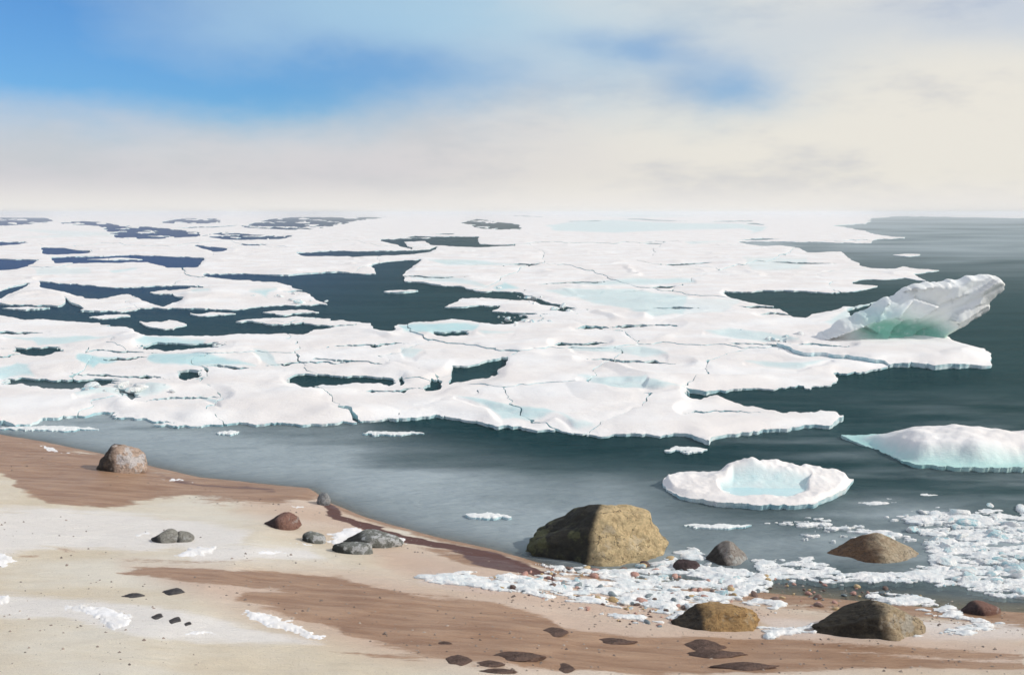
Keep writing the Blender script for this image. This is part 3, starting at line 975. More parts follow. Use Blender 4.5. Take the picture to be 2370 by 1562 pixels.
def round_floe(U, V, x, y, F):
    n = fbm(x * 3.2, y * 3.2, seed=71, octv=4)
    n2 = fbm(x * 9, y * 9, seed=72, octv=3)
    e = np.clip(F / 7, 0, 1)
    back = sstep(V, 1150, 1120) * np.exp(-((U - 1800) / 120) ** 2) + 0.35 * sstep(V, 1148, 1124)
    rimh = 0.050 + 0.035 * e
    pool = soft_poly([[(1665, 1140), (1700, 1128), (1780, 1128), (1870, 1130), (1868, 1150), (1820, 1163), (1720, 1163), (1672, 1152)]], U + 10 * n, V + 4 * n, 6)
    H = rimh + 0.15 * np.clip(back, 0, 1.1) * e * (0.85 + 0.5 * n) + 0.025 * n * e + 0.008 * n2 * e
    H = H * (1 - 0.55 * pool) + 0.012 * pool
    return np.maximum(H, 0.02), np.clip(0.62 * pool, 0, 1), np.zeros(U.shape)


rf = near_floe('ice_floe', [(1533, 1124), (1545, 1145), (1600, 1166), (1700, 1178), (1800, 1182), (1880, 1177), (1930, 1160), (1965, 1137), (1978, 1120), (1940, 1116),
                       (1860, 1112), (1800, 1110), (1700, 1112), (1600, 1112), (1550, 1113)], 70, round_floe,
          'small rounded floe with a pale blue melt pool, alone in the grey water', 'ice floe')


def melt_pool(parent):
    p = np.array([(1672, 1142), (1705, 1129), (1780, 1128), (1866, 1131), (1866, 1149), (1820, 1162), (1722, 1162), (1678, 1153)], float)
    U, V = np.meshgrid(np.arange(1640, 1900, 2.0), np.arange(1115, 1175, 1.0))
    F = -poly_sdf(p, U + 8 * fbm(U / 30, V / 14, seed=76), V + 3 * fbm(U / 30, V / 14, seed=77)) + 4
    r = field_object('melt_pool', F, U, V, np.full(U.shape, 0.056), np.zeros(U.shape), None, level_place, drop=0.0, lean=0.0)[0]
    t, m = mat('melt_water')
    tc = t.n('ShaderNodeTexCoord').outputs['Object']
    n1 = t.noise(tc, 3.0, 3, 0.5)
    c = t.mix(n1.outputs['Fac'], (0.44, 0.70, 0.75), (0.62, 0.82, 0.85))
    pbsdf(t, **{'Base Color': c, 'Roughness': 0.08, 'IOR': 1.33, 'Normal': t.bump(t.noise(tc, 30, 2, 0.5).outputs['Fac'], 0.08, 0.01)})
    o = mesh_obj('melt_pool', r[1], r[2], m, parent=parent)
    o['label'] = 'pale blue melt pool in the hollow of the floe'


melt_pool(rf)


def mound_floe(U, V, x, y, F):
    n = fbm(x * 1.5, y * 1.5, seed=81, octv=4)
    n2 = fbm(x * 6, y * 6, seed=82, octv=3)
    ledge = 0.045
    up = sstep(F + 2.5 * n, 2, 17)
    H = ledge + up * (0.11 + 0.09 * np.clip((F - 6) / 20, 0, 1) + 0.10 * n) + 0.008 * n2
    H = H + up * 0.05 * np.exp(-((U - 2250) / 90) ** 2)
    left = sstep(U, 2120, 1990)
    H = H * (1 - 0.45 * left)
    return H, np.clip(0.75 * (1 - up) + 0.25 * left, 0, 1), 0.35 * (1 - up)


near_floe('ice_floe', [(1945, 1012), (2020, 1011), (2100, 1020), (2200, 1025), (2300, 1022), (2400, 1026), (2520, 1034), (2580, 1062), (2470, 1092), (2370, 1092), (2200, 1091),
                       (2130, 1086), (2060, 1062), (2000, 1036)], 80, mound_floe,
          'snow-mounded floe with a turquoise foot at the right edge', 'ice floe')


# ------------------------------------------------------------------ the upturned block
def build_block():
    base_u, base_v = 2090.0, 800.0
    bx, by = G(base_u, base_v)
    sc = by / FPX * 1.005               # metres per photograph pixel there
    sil = [(1880, 806), (1905, 776), (1950, 748), (1995, 724), (2040, 696), (2090, 664), (2140, 652), (2205, 647), (2228, 637), (2277, 632), (2297, 640), (2313, 661), (2304, 680),
           (2288, 704), (2284, 718), (2263, 735), (2232, 756), (2205, 778), (2214, 800), (2180, 812), (1930, 812)]
    p = np.array(sil, float)
    U, V = np.meshgrid(np.arange(1850, 2330, 3.0), np.arange(620, 822, 3.0))
    wu = U + 9 * fbm(U / 30, V / 30, seed=91) + 2 * fbm(U / 9, V / 9, seed=92)
    wv = V + 7 * fbm(U / 30, V / 30, seed=93) + 2 * fbm(U / 9, V / 9, seed=94)
    F = -poly_sdf(p, wu, wv)
    cj, ci, faces, segs, n0 = march(F)
    j0 = np.clip(np.floor(cj).astype(int), 0, U.shape[0] - 2); i0 = np.clip(np.floor(ci).astype(int), 0, U.shape[1] - 2)
    fj, fi = cj - j0, ci - i0

    def samp(A):
        return (A[j0, i0] * (1 - fj) * (1 - fi) + A[j0, i0 + 1] * (1 - fj) * fi + A[j0 + 1, i0] * fj * (1 - fi) + A[j0 + 1, i0 + 1] * fj * fi)
    u, v, f = samp(U), samp(V), np.maximum(samp(F), 0)
    X = bx + (u - base_u) * sc
    Z = (812 - v) * sc - 0.10
    prof = np.sqrt(np.clip(f / 40, 0, 1))
    n = fbm(X * 1.6, Z * 1.6, seed=95, octv=4)
    # slanting ridges along the slab
    q = (u - 2150) * 0.55 + (v - 700)
    rdg = np.abs(vnoise(q / 26.0, (u + v) / 160.0, seed=96))
    cav = np.exp(-(((u - 2100) / 100) ** 4 + ((v - 770 - 0.10 * (u - 2100)) / 30) ** 2))
    rr = np.random.RandomState(5)
    best = np.full(len(u), 1e9); fac = np.zeros(len(u))
    for _ in range(30):
        cu, cv, ga, gb, h0 = rr.uniform(1950, 2310), rr.uniform(640, 800), rr.normal(0.25, 0.45), rr.normal(-0.1, 0.45), rr.uniform(0.30, 0.50)
        # cells drawn out along the slope of the slab
        e1, e2 = (u - cu) * 0.87 - (v - cv) * 0.5, (u - cu) * 0.5 + (v - cv) * 0.87
        dd = np.hypot(e1 / 2.0, e2) + 5 * n
        hh = h0 + ga * e2 * sc * 0.9 + gb * e1 * sc * 0.35
        fac = np.where(dd < best, hh, fac); best = np.minimum(dd, best)
    fac = np.clip(fac, 0.12, 0.75)
    front = -(np.minimum(0.80 * prof, fac * np.clip(f / 7, 0, 1)) * (0.92 + 0.25 * n) + 0.05 * rdg * prof) + 0.40 * cav * prof
    lean = -0.35 * np.clip(Z / 1.4, 0, 1)          # the slab leans towards the shore
    back = 0.45 * prof * (0.8 + 0.4 * n)
    yf = by + 0.35 + lean + front
    yb = by + 0.35 + lean + np.maximum(back, front + 0.12 * prof)
    nv = len(u)
    verts = list(zip(X, yf, Z))
    green = list(np.clip(1.25 * cav, 0, 1)); tint = list(np.clip(0.5 * np.exp(-(((u - 2020) / 60) ** 2 + ((v - 730) / 30) ** 2)) + 0.12, 0, 1))
    bid = {}
    for i in range(nv):
        if i < n0:
            bid[i] = len(verts)
            verts.append((X[i], yb[i], Z[i])); green.append(0.0); tint.append(0.15)
        else:
            bid[i] = i
    fs = [list(fc) for fc in faces] + [[bid[i] for i in fc[::-1]] for fc in faces]
    o = mesh_obj('ice_block', verts, fs, MATS['ice'], attrs={'tint': tint, 'side': [0.0] * len(verts), 'green': green})
    tag(o, 'upturned slab of ice with a green hollow underneath, at the right', 'ice block')


build_block()


# ------------------------------------------------------------------ boulders and stones
def rock_mesh(name, planes, seed, dims, sub=4, rough=0.06, power=9.0, rnd=7, near=0.78):
    """a stone: rounded convex body cut by planes (normal, distance in unit space), roughened, with half sizes dims"""
    rng = random.Random(seed)
    bm = bmesh.new()
    bmesh.ops.create_icosphere(bm, subdivisions=sub, radius=1.0)
    N = np.array([v.co[:] for v in bm.verts])
    N /= np.linalg.norm(N, axis=1)[:, None]
    pl = [(Vector(a).normalized(), b) for a, b in planes]
    for _ in range(rnd):
        a = Vector((rng.gauss(0, 1), rng.gauss(0, 1), rng.gauss(0.2, 0.8))).normalized()
        pl.append((a, rng.uniform(near, 0.98)))
    inv = np.full(len(N), 1.0)
    for a, b in pl:
        c = np.clip(N @ np.array(a[:]), 1e-4, None) / b
        inv = inv + c ** power
    r = inv ** (-1.0 / power) * 1.04
    r *= 1 + rough * fbm(N[:, 0] * 2.2 + seed, N[:, 1] * 2.2, N[:, 2] * 2.2 + 5, seed=seed, octv=4) * 1.6
    r *= 1 + rough * 0.35 * fbm(N[:, 0] * 9 + seed, N[:, 1] * 9, N[:, 2] * 9 + 5, seed=seed + 9, octv=3)
    rg = 1 - 2 * np.abs(fbm(N[:, 0] * 2.6 + 3 * seed, N[:, 1] * 2.6, N[:, 2] * 3.4 + 9, seed=seed + 3, octv=4))
    r *= 1 - rough * 0.9 * np.clip(rg - 0.45, 0, 1) * (1 if sub > 3 else 0)
    P = N * r[:, None]
    # fill the asked-for box exactly in x, and in z above the middle
    P[:, 0] = (P[:, 0] - (P[:, 0].max() + P[:, 0].min()) / 2) / ((P[:, 0].max() - P[:, 0].min()) / 2)
    P[:, 2] = P[:, 2] / P[:, 2].max()
    P = P * np.array(dims)
    for v, c in zip(bm.verts, P):
        v.co = c
    me = bpy.data.meshes.new(name)
    bm.to_mesh(me)
    bm.free()
    me.polygons.foreach_set('use_smooth', [True] * len(me.polygons))
    return me


def stone(name, box, material, label, cat, planes=(), seed=1, depth=0.8, sink=0.35, tilt=(0, 0, 0), group=None, sub=5, rough=0.06, power=9.0, rnd=7, flat=0, point=(0, 0)):
    """box = (left, right, top, bottom) in the photograph; the stone rests, partly sunk, on the ground there"""
    l, r, t, b = box
    uc = (l + r) / 2
    x, y, z = [float(c) for c in on_ground(uc, b - 0.10 * (b - t))]
    dist = y * _cp + (CAM_H - z) * _sp
    w = (r - l) / FPX * dist / 2
    d = w * depth
    th = math.atan2(CAM_H - z, y)
    app = (b - t) / FPX * dist
    y += d * 0.75
    z = float(max(terrain(x, y), -0.12))
    # height so that the top of the stone reaches the top of the box
    dz, dy, _ = 0, 0, 0
    a_top = (CY - t) / FPX
    ry = (_cp + a_top * _sp, -_sp + a_top * _cp)
    ztop = CAM_H + ry[1] / ry[0] * (y + 0.1 * d)
    H = max(ztop - z, 0.25 * w)
    half = H / (1 + (1 - 2 * sink)) if sink < 0.5 else H
    half = H / (2 * (1 - sink))
    if flat:      # a thin slab: its outline is what shows
        d = max(app / math.sin(th) * 0.42, 0.02)
        y = float(on_ground(uc, (t + b) / 2)[1])
        half = flat * w
        z = float(terrain(x, y))
        ztop = z + half * 0.9
    me = rock_mesh(name, planes, seed, (w, d, half), sub, rough, power, rnd)
    if flat:
        for v_ in me.vertices:
            q = abs(v_.co.x) / w
            v_.co.y *= 1.08 - 0.75 * q ** 1.6
    for v_ in me.vertices:
        q = v_.co.x / w
        a = point[1] if q > 0 else point[0]
        q = max(abs(q) - 0.15, 0) / 0.85
        v_.co.y *= 1 - a * q ** 1.4
        v_.co.z *= 1 - 0.95 * a * q ** 1.2
    me.materials.append(material)
    o = bpy.data.objects.new(name, me)
    o.location = (x, y, ztop - half)
    o.rotation_euler = tilt
    col.objects.link(o)
    tag(o, label, cat, group)
    return o


def build_stones():
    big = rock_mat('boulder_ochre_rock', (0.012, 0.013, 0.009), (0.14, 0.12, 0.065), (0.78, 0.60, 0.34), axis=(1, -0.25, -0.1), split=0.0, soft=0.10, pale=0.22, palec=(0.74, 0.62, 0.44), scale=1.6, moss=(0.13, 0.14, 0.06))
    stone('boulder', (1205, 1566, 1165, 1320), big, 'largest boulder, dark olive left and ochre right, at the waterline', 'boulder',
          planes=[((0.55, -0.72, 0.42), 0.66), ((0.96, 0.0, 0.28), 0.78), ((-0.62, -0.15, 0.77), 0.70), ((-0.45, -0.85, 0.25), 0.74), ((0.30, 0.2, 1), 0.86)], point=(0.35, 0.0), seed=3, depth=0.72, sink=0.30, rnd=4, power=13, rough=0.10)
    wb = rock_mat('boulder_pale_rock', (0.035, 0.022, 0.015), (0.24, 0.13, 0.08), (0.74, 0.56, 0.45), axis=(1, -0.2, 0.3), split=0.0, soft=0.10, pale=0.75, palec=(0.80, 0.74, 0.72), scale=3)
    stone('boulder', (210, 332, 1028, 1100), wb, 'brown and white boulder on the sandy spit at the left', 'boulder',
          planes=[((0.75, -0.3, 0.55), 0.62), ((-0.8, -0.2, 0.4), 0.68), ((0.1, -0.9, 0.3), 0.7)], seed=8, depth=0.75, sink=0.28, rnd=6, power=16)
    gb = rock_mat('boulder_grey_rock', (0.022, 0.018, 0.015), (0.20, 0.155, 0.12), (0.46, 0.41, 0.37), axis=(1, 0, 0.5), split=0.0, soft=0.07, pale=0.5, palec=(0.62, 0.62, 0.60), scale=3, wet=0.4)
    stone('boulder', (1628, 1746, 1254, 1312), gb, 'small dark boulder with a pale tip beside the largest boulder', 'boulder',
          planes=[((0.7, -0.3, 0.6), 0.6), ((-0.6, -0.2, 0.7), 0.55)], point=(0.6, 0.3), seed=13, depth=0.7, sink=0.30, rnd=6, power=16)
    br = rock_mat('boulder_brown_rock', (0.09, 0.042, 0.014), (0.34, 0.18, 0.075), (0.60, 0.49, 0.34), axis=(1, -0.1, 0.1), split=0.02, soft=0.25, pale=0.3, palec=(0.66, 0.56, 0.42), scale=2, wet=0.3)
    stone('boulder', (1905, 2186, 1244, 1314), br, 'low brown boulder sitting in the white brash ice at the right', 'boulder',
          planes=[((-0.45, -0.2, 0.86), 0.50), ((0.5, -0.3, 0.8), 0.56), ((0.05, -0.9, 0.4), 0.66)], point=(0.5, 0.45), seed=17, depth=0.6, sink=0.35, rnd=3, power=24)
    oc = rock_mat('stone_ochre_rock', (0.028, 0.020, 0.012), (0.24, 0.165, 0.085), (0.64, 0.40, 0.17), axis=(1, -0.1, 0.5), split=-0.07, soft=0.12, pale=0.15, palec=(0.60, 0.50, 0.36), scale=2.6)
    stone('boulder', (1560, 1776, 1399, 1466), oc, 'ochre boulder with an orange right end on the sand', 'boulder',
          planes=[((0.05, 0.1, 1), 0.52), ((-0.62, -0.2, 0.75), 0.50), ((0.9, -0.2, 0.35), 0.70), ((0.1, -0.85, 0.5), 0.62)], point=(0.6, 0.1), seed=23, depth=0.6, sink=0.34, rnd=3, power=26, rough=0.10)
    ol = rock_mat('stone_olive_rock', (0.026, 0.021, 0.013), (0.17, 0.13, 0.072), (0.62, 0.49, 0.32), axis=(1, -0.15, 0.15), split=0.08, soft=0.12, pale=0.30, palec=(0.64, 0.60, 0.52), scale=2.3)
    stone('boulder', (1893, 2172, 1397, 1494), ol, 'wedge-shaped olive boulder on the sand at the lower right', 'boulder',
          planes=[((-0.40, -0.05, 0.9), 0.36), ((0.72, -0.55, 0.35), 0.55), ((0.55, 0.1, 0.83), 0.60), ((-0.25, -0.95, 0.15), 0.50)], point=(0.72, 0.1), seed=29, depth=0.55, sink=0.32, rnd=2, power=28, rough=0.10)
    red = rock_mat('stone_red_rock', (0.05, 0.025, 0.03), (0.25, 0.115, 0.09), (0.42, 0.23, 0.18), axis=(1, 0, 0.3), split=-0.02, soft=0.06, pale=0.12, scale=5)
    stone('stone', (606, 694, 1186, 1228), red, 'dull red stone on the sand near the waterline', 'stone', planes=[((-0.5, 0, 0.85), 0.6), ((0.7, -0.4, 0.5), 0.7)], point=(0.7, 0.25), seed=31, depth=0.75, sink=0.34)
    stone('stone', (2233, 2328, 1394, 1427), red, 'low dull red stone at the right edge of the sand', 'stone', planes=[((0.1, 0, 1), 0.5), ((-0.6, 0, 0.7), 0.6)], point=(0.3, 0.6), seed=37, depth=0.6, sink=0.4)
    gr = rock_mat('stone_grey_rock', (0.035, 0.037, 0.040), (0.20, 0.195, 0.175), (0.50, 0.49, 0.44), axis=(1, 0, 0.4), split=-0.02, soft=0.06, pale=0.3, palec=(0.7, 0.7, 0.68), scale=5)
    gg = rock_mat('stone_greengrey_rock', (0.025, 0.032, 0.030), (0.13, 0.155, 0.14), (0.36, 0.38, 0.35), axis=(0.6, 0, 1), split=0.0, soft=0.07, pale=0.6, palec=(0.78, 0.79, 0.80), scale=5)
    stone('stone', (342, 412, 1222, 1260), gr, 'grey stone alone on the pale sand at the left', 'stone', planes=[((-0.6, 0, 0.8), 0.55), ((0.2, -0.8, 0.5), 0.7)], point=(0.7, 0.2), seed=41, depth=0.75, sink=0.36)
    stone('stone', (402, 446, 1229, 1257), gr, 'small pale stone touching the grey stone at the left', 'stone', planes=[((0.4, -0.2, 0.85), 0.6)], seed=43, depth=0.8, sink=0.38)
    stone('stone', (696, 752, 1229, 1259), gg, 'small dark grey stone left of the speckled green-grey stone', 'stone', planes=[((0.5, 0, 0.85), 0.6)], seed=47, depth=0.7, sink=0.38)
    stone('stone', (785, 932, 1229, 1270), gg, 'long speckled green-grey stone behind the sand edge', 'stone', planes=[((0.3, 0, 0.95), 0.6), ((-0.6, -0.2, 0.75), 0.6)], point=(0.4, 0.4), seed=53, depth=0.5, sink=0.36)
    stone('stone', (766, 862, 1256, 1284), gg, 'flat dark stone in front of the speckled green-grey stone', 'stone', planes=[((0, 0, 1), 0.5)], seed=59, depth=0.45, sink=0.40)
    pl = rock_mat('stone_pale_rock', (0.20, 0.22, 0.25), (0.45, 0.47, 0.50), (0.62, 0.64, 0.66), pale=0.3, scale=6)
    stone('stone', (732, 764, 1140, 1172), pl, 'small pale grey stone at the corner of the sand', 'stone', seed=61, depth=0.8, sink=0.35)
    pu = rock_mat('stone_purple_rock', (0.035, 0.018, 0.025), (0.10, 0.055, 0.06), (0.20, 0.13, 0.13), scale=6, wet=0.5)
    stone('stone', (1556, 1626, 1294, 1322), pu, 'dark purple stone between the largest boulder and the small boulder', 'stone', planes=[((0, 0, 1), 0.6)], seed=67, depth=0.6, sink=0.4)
    fl = rock_mat('slate_rock', (0.030, 0.030, 0.040), (0.12, 0.115, 0.125), (0.22, 0.21, 0.21), scale=8)
    wh = 'dark slate chip'
    for k, (bx, lb) in enumerate((((267, 324, 1371, 1388), 'long grey slate chip on the sand, left one of the upper pair'), ((366, 420, 1360, 1380), 'pale grey slate chip on the sand, right one of the upper pair'),
                                  ((342, 372, 1419, 1436), 'dark slate chip at the left of the three lower chips'), ((382, 412, 1426, 1445), 'dark slate chip in the middle of the three lower chips'),
                                  ((422, 440, 1437, 1448), 'tiny slate chip at the right of the three lower chips'))):
        stone('slate_chip', bx, fl, lb, 'stone', planes=[((0.15 * (k - 2), 0, 1), 0.5)], seed=71 + k, sub=4, flat=0.16, power=16, rough=0.10, group='slate chips on the sand')
    bs = rock_mat('brown_slab_rock', (0.10, 0.055, 0.042), (0.20, 0.115, 0.086), (0.29, 0.18, 0.135), scale=4, wet=0.3)
    for k, (bx, lb) in enumerate((((1252, 1318, 1449, 1476), 'dark brown stone highest on the wet brown sand band'), ((1006, 1046, 1482, 1497), 'small brown stone left on the wet brown sand band'),
                                  ((1022, 1092, 1512, 1545), 'pointed brown stone leftmost near the bottom edge'), ((1090, 1172, 1528, 1545), 'flat brown stone right of the pointed brown stone'),
                                  ((1122, 1266, 1506, 1534), 'long dark brown slab behind the flat brown stones'), ((1100, 1200, 1546, 1561), 'thin brown slab at the bottom edge'),
                                  ((1280, 1334, 1533, 1560), 'brown stone at the bottom edge between the long slabs'), ((1362, 1480, 1476, 1494), 'thin dark slab in the middle of the wet brown band'),
                                  ((1578, 1692, 1477, 1514), 'angular dark brown stone below the ochre boulder'), ((1580, 1738, 1503, 1526), 'low brown slab in front of the angular brown stone'),
                                  ((1642, 1812, 1533, 1554), 'long dark brown slab at the bottom right of the middle'))):
        stone('flat_stone', bx, bs, lb, 'stone', planes=[((0.1 * ((k % 3) - 1), 0, 1), 0.42)], seed=81 + k, sub=4, flat=0.06, power=18, rough=0.12, group='flat brown stones on the wet sand')


build_stones()


# ------------------------------------------------------------------ slush, brash ice, pebbles, snow
def ground_place(u, v):
    return on_ground(u, v)


SLUSH = [  # polygons in the photograph, how full of white they are
    ([(2080, 1195), (2240, 1160), (2400, 1165), (2900, 1170), (2900, 1330), (2500, 1350), (2250, 1345), (2170, 1290), (2120, 1240)], 0.60),
    ([(1770, 1208), (1900, 1205), (2010, 1218), (2080, 1232), (2160, 1262), (2000, 1245), (1850, 1222)], 0.62),
    ([(1985, 1163), (2060, 1158), (2110, 1170), (2000, 1172)], 0.75), ([(2060, 1196), (2140, 1198), (2120, 1206), (2060, 1203)], 0.6),
    ([(1850, 1238), (1960, 1240), (1930, 1250), (1850, 1245)], 0.5),
    ([(2120, 1310), (2350, 1290), (2900, 1320), (2900, 1400), (2370, 1392), (2200, 1360), (2050, 1338)], 0.64),
    ([(1740, 1300), (1880, 1290), (1960, 1318), (2200, 1322), (2260, 1345), (2100, 1352), (1900, 1350), (1760, 1335)], 0.58),
    ([(1130, 1332), (1240, 1322), (1330, 1312), (1440, 1318), (1560, 1290), (1600, 1300), (1720, 1312), (1800, 1330), (1780, 1370), (1700, 1395), (1640, 1420), (1560, 1440),
      (1500, 1420), (1380, 1400), (1260, 1388), (1150, 1362)], 0.60),
    ([(955, 1330), (1080, 1322), (1170, 1345), (1180, 1372), (1090, 1362), (980, 1345)], 0.62),
    ([(1010, 1312), (1130, 1305), (1110, 1318)], 0.4), ([(1240, 1305), (1330, 1318), (1480, 1312), (1560, 1290), (1590, 1310), (1480, 1335), (1300, 1332)], 0.66), ([(1320, 1400), (1480, 1412), (1560, 1448), (1420, 1435)], 0.45),
    ([(1560, 1280), (1600, 1262), (1640, 1290), (1600, 1310)], 0.64),
    ([(1750, 1452), (1880, 1450), (1900, 1468), (1780, 1478)], 0.72), ([(2120, 1470), (2260, 1430), (2330, 1440), (2240, 1470)], 0.62),
    ([(1670, 1390), (1740, 1380), (1820, 1400), (1800, 1420), (1720, 1400)], 0.5), ([(2140, 1240), (2200, 1250), (2240, 1330), (2150, 1330)], 0.65), ([(1930, 1380), (2100, 1372), (2200, 1400), (2260, 1440), (2150, 1420), (2000, 1396)], 0.55),
]


def build_slush():
    U, V = np.meshgrid(np.arange(930, 2900, 2.4), np.arange(1150, 1490, 1.2))
    x, y, z = on_ground(U, V)
    wu = U + 14 * fbm(x * 3, y * 6, seed=101); wv = V + 6 * fbm(x * 3, y * 6, seed=102)
    full = np.zeros(U.shape)
    for p, q in SLUSH:
        full = np.maximum(full, soft_poly([p], wu, wv, 12) * q)
    n = 0.5 + 0.42 * fbm(x * 2.6, y * 7.0, seed=103, octv=5, gain=0.6) + 0.50 * fbm(x * 9.0, y * 22.0, seed=105, octv=4, gain=0.6)
    F = full - n
    F = np.where(full < 0.05, -1, F)
    H = 0.006 + 0.05 * np.clip(F, 0, 0.3) + 0.010 * fbm(x * 14, y * 20, seed=104, octv=3) * np.clip(F * 8, 0, 1)
    r = field_object('slush', F, U, V, np.maximum(H, 0.004), np.zeros(U.shape), None, ground_place, drop=0.03, min_faces=4, lean=0.0)
    V_, F_ = [], []
    for q in r:
        n = len(V_)
        V_ += q[1]
        F_ += [[i + n for i in f] for f in q[2]]
    o = mesh_obj('slush', V_, F_, MATS['slush'])
    tag(o, 'white slush and foam washing round the boulders', 'slush', kind='stuff')


build_slush()

SNOW = [
    ([(400, 1285), (440, 1262), (500, 1258), (520, 1275), (470, 1290), (420, 1292)], 'white snow patch under the grey stone at the left'),
    ([(570, 1274), (620, 1268), (670, 1276), (660, 1286), (590, 1284)], 'small oval snow patch in the middle of the left sand'),
    ([(110, 1408), (180, 1394), (260, 1404), (310, 1425), (290, 1455), (262, 1462), (235, 1440), (180, 1414)], 'hook-shaped snow patch beside the dark slate chips'),
    ([(400, 1462), (470, 1455), (520, 1466), (500, 1474), (440, 1472)], 'thin snow patch below the dark slate chips'),
    ([(540, 1402), (600, 1410), (680, 1440), (740, 1470), (780, 1492), (700, 1478), (620, 1450), (560, 1425)], 'long snow strip along the edge of the wet brown band'),
    ([(-60, 1285), (10, 1278), (50, 1298), (20, 1312), (-60, 1318)], 'snow patch at the left edge of the sand'),
    ([(-60, 1380), (20, 1372), (38, 1385), (10, 1402), (-60, 1405)], 'lower snow patch at the left edge of the sand'),
    ([(760, 1232), (800, 1218), (880, 1222), (930, 1240), (960, 1262), (900, 1262), (840, 1268), (770, 1262)], 'snow lying round the speckled green-grey stone'),
    ([(620, 1172), (690, 1166), (708, 1172), (660, 1178)], 'thin snow streak behind the dull red stone'),
    ([(300, 1234), (340, 1224), (345, 1238), (310, 1246)], 'snow scrap left of the grey stone'),
    ([(670, 1258), (770, 1246), (780, 1256), (700, 1268)], 'narrow snow streak left of the flat dark stone'),
    ([(330, 1100), (400, 1104), (470, 1116), (420, 1118), (350, 1110)], 'snow rim on the spit beside the brown and white boulder'),
    ([(40, 1014), (90, 1028), (160, 1044), (200, 1050), (190, 1056), (120, 1046), (50, 1026)], 'snow rim along the far edge of the sandy spit'),
]


def build_snow():
    for k, (p, label) in enumerate(SNOW):
        p = np.array(p, float)
        lo, hi = p.min(0) - 14, p.max(0) + 14
        U, V = np.meshgrid(np.arange(lo[0], hi[0], 2.0), np.arange(lo[1], hi[1], 1.0))
        wu = U + 18 * fbm(U / 40, V / 14, seed=111 + k) + 10 * fbm(U / 11, V / 4, seed=131 + k)
        wv = V + 5 * fbm(U / 30, V / 12, seed=151 + k) + 4 * fbm(U / 8, V / 4, seed=171 + k)
        F = -poly_sdf(p, wu, wv)
        H = -0.003 + 0.012 * sstep(F, 0, 14) + 0.004 * fbm(U / 16, V / 7, seed=5 + k)
        r = field_object('snow_patch', F, U, V, H, np.zeros(U.shape), None, ground_place, drop=0.02, min_faces=6, lean=0.0)
        V_, F_ = [], []
        for q in r:
            n = len(V_)
            V_ += q[1]
            F_ += [[i + n for i in f] for f in q[2]]
        if F_:
            tag(mesh_obj('snow_patch', V_, F_, MATS['old_snow']), label, 'snow', 'snow patches on the sand')


build_snow()


def chunk_meshes(name, count, seed, flat, material, sub=2, rough=0.10, power=20, rnd=9, near=0.78):
    out = []
    for k in range(count):
        me = rock_mesh(name, [((0.1, 0.1, 1), 0.75)], seed + k, (1, 0.8, flat), sub, rough, power, rnd, near)
        me.materials.append(material)
        out.append(me)
    return out


def scatter(name, meshes, polys, count, size, seed, label, cat, group, lift=0.15, floating=False, tilt=0.25, above=0.0):
    rng = random.Random(seed)
    areas = []
    for pz in polys:
        p, wgt = np.array(pz[0], float), pz[1]
        areas.append(abs(np.sum(p[:, 0] * np.roll(p[:, 1], -1) - np.roll(p[:, 0], -1) * p[:, 1])) * wgt)
    us_, vs_, zone = [], [], []
    guard = 0
    while len(us_) < count and guard < count * 40:
        guard += 1
        k = rng.choices(range(len(polys)), areas)[0]
        p = np.array(polys[k][0], float)
        u, v = rng.uniform(p[:, 0].min(), min(p[:, 0].max(), 2420)), rng.uniform(p[:, 1].min(), p[:, 1].max())
        if u > 2420 or poly_sdf(p, np.array([u]), np.array([v]))[0] > 0:
            continue
        us_.append(u); vs_.append(v); zone.append(k)
    if not us_:
        return
    X, Y, Z = on_ground(np.array(us_), np.array(vs_))
    for x, y, z, k in zip(X, Y, Z, zone):
        s = size[0] * (size[1] / size[0]) ** (rng.random() ** 1.8)
        me = rng.choice(meshes)
        o = bpy.data.objects.new(name, me)
        flat = max(vv.co.z for vv in me.vertices)
        o.scale = (s * rng.uniform(0.8, 1.3), s * rng.uniform(0.7, 1.1), s * rng.uniform(0.8, 1.2))
        o.location = (x, y, z + above + lift * s * flat)
        o.rotation_euler = (rng.gauss(0, tilt), rng.gauss(0, tilt), rng.uniform(0, 6.28))
        col.objects.link(o)
        where = polys[k][2] if len(polys[k]) > 2 else ''
        tag(o, (label + ' ' + where).strip(), cat, (group + ' ' + where).strip())


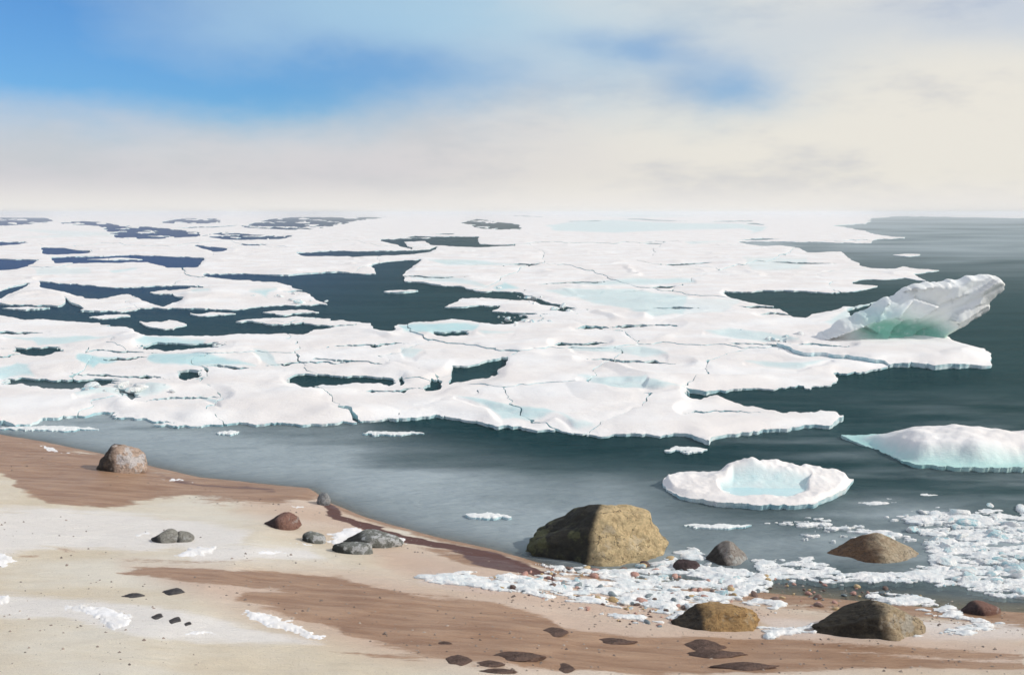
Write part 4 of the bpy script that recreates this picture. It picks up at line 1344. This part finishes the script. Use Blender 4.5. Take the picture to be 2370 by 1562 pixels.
def build_small():
    # an ice material for brash: no plan attributes needed
    t, m = mat('brash')
    tc = t.n('ShaderNodeTexCoord').outputs['Object']
    oi = t.n('ShaderNodeObjectInfo')
    n1 = t.noise(tc, 0.9, 3, 0.6)
    blue = t.mix(oi.outputs['Random'], (0.42, 0.68, 0.74), (0.78, 0.86, 0.88))
    c = t.mix(t.sstep(n1.outputs['Fac'], 0.40, 0.55), blue, (0.89, 0.89, 0.88))
    pbsdf(t, **{'Base Color': c, 'Roughness': 0.45, 'Normal': t.bump(t.noise(tc, 4.0, 4, 0.7).outputs['Fac'], 0.5, 0.12)})
    bm_ = chunk_meshes('brash_ice', 10, 200, 0.38, m, sub=3, rough=0.05, power=40, rnd=12, near=0.55)
    for me in bm_:
        me.polygons.foreach_set('use_smooth', [False] * len(me.polygons))
    wat = [(*SLUSH[0], 'in the thick slush at the right edge'), (*SLUSH[1], 'in the slush streak behind the brown boulder'), (*SLUSH[2], 'in the far white streak right of the rounded floe'), (*SLUSH[3], 'in the short streak beside the thick slush'), (*SLUSH[5], 'in the slush washing onto the sand at the right')]
    scatter('brash_ice', bm_, wat, 170, (0.018, 0.10), 5, 'chunk of white brash ice', 'ice chunk', 'brash ice chunks', lift=0.35)
    scatter('brash_ice', bm_, [(*SLUSH[7], 'among the pebbles below the largest boulder'), (*SLUSH[8], 'at the left end of the foam on the sand')], 70, (0.012, 0.05), 6, 'small ice chunk stranded', 'ice chunk', 'stranded ice chunks', lift=0.5)
    drift = [(1135, 1196, 50, 6, 'pale ice sliver drifting left of the largest boulder'),              (528, 1003, 24, 4, 'small ice sliver drifting off the sandy spit'),              (905, 1004, 70, 4, 'thin ice strip below the smooth near floes'),              (2150, 1150, 30, 4, 'tiny ice streak right of the rounded floe'),
             (1660, 1220, 80, 4, 'thin ice streak in front of the rounded floe'), (1590, 1042, 50, 5, 'thin ice flake under the tip of the near floe'),
             (110, 993, 120, 5, 'long ice strip nearest the sandy spit'),
             ]
    for k, (u0, v0, ru, rv, lb) in enumerate(drift):
        U, V = np.meshgrid(np.arange(u0 - ru * 1.3, u0 + ru * 1.3, 1.6), np.arange(v0 - rv * 2.0, v0 + rv * 2.0, 0.7))
        wu = U + 0.30 * ru * fbm(U / ru * 1.8, V / rv, seed=501 + k); wv = V + 1.1 * rv * fbm(U / ru * 2.2 + 7, V / rv * 0.8, seed=531 + k) + 0.5 * rv * fbm(U / 9, V / 4, seed=551 + k)
        F = 1 - np.hypot((wu - u0) / ru, (wv - v0) / rv)
        r = field_object('ice_fragment', F, U, V, 0.012 + 0.02 * np.clip(F, 0, 0.5), np.full(U.shape, 0.15), None, level_place, drop=0.05, min_faces=3, lean=0.0)
        if r:
            tag(ice_from('ice_fragment', r[0]), lb, 'ice', 'thin drifting ice in the shore water')
    rub = [([(1130, 668), (1180, 662), (1260, 690), (1350, 716), (1420, 742), (1330, 738), (1230, 706)], 1.0, 'heaped off the right tip of the dark green lead'),
           ([(560, 690), (640, 676), (720, 692), (764, 704), (690, 708)], 1.0, 'on the floe pointing into the dark green lead'),
           ([(1140, 738), (1240, 732), (1300, 748), (1230, 764), (1160, 758)], 1.0, 'on the pack below the dark green lead'),
           ([(1700, 770), (1850, 780), (1860, 800), (1740, 792)], 0.6, 'on the broad floe left of the upturned block'),
           ([(150, 905), (400, 895), (420, 915), (200, 925)], 0.5, 'on the near floe with the lavender hollow')]
    scatter('ice_lump', bm_, rub, 80, (0.03, 0.15), 8, 'small lump of broken ice', 'ice lump', 'broken ice lumps', lift=0.0, above=0.07)
    peb = [('pink', (0.42, 0.22, 0.18), (0.55, 0.33, 0.27), 'pinkish pebble'), ('slate', (0.09, 0.12, 0.14), (0.24, 0.29, 0.31), 'blue-grey pebble'),
           ('ochre', (0.42, 0.28, 0.12), (0.58, 0.43, 0.24), 'ochre pebble'), ('brown', (0.07, 0.04, 0.035), (0.18, 0.11, 0.085), 'dark brown pebble')]
    zone_a = [(*SLUSH[7], 'in the foam below the largest boulder'), ([(1300, 1390), (1600, 1400), (1640, 1450), (1500, 1460), (1380, 1430)], 0.3, 'on the sand left of the ochre boulder'), ([(1750, 1330), (2000, 1345), (2150, 1372), (2000, 1425), (1800, 1400)], 0.5, 'at the waterline below the brown boulder')]
    counts = (75, 80, 55, 85)
    for k, (nm, a, b, lb) in enumerate(peb):
        t, m = mat(nm + '_pebble')
        tc = t.n('ShaderNodeTexCoord').outputs['Object']
        oi = t.n('ShaderNodeObjectInfo')
        n1 = t.noise(tc, 3.0, 4, 0.6)
        c = t.mix(oi.outputs['Random'], a, b)
        c = t.mix(t.sstep(n1.outputs['Fac'], 0.5, 0.6), c, t.mix(0.5, c, b))
        pbsdf(t, **{'Base Color': c, 'Roughness': 0.5, 'Normal': t.bump(n1.outputs['Fac'], 0.3, 0.1)})
        ms = chunk_meshes('pebble', 4, 400 + 10 * k, 0.5, m, rough=0.06, power=7)
        scatter('pebble', ms, zone_a, counts[k], (0.010, 0.042), 20 + k, lb, 'pebble', lb + 's', lift=0.35)


build_small()


def build_gravel():
    """fine gravel along the waterline and the wet band: too small to pick apart"""
    rng = np.random.RandomState(9)
    zones = [([(1000, 1330), (1300, 1330), (1800, 1350), (2370, 1400), (2370, 1470), (1900, 1420), (1400, 1440), (1050, 1380)], 1500), ([(300, 1320), (900, 1360), (1300, 1440), (2370, 1500), (2370, 1560), (1100, 1560), (700, 1440)], 1100),
             ([(0, 1040), (500, 1125), (760, 1190), (1100, 1280), (1250, 1330), (1000, 1290), (700, 1200), (400, 1150), (0, 1090)], 700), ([(0, 1180), (900, 1280), (900, 1330), (300, 1300), (500, 1560), (0, 1560)], 420)]
    us_, vs_ = [], []
    for p, c in zones:
        p = np.array(p, float)
        u = rng.uniform(p[:, 0].min(), p[:, 0].max(), c * 4); v = rng.uniform(p[:, 1].min(), p[:, 1].max(), c * 4)
        k = poly_sdf(p, u, v) < 0
        us_.append(u[k][:c]); vs_.append(v[k][:c])
    x, y, z = on_ground(np.concatenate(us_), np.concatenate(vs_))
    base = np.array([(1, 0, 0), (0.4, 0.9, 0), (-0.5, 0.8, 0), (-1, -0.1, 0), (-0.4, -0.9, 0), (0.6, -0.8, 0), (0.15, 0.1, 0.7)])
    fb = [(0, 1, 6), (1, 2, 6), (2, 3, 6), (3, 4, 6), (4, 5, 6), (5, 0, 6)]
    V_, F_, T_ = [], [], []
    for i in range(len(x)):
        s_ = 0.0025 + 0.012 * rng.rand() ** 4
        a = rng.uniform(0, 6.28)
        c, q = math.cos(a), math.sin(a)
        b = base * (1 + 0.3 * rng.uniform(-1, 1, base.shape)) * s_
        n = len(V_)
        V_ += [(x[i] + c * p[0] - q * p[1] * 0.7, y[i] + q * p[0] + c * p[1] * 0.7, z[i] + p[2] - 0.001) for p in b]
        F_ += [tuple(k + n for k in f) for f in fb]
        T_ += [rng.rand()] * len(b)
    t, m = mat('gravel')
    c = t.mix(attr(t, 'shade'), (0.09, 0.065, 0.055), (0.42, 0.34, 0.28))
    pbsdf(t, **{'Base Color': c, 'Roughness': 0.7})
    o = mesh_obj('gravel', V_, F_, m, attrs={'shade': T_})
    tag(o, 'fine gravel sprinkled on the sand', 'gravel', kind='stuff')


build_gravel()


def build_haze():
    w, zb, zt = 31000.0, -3.6, 3.6
    v = [(sx * w, sy, z) for z in (zb, zt) for sx, sy in ((-1, -400.0), (1, -400.0), (1, w), (-1, w))]
    f = [(3, 2, 1, 0), (4, 5, 6, 7), (0, 1, 5, 4), (1, 2, 6, 5), (2, 3, 7, 6), (3, 0, 4, 7)]
    t, m = mat('haze')
    pv = t.n('ShaderNodeVolumePrincipled')
    pv.inputs['Color'].default_value = (0.93, 0.95, 0.97, 1)
    pv.inputs['Density'].default_value = HAZE
    pv.inputs['Anisotropy'].default_value = 0.2
    out = t.n('ShaderNodeOutputMaterial')
    t.l(pv.outputs[0], out.inputs['Volume'])
    o = mesh_obj('haze', v, f, m, smooth=False)
    tag(o, 'thin pale haze lying over the ice', 'haze', kind='stuff')


HAZE = 0.0013
build_haze()
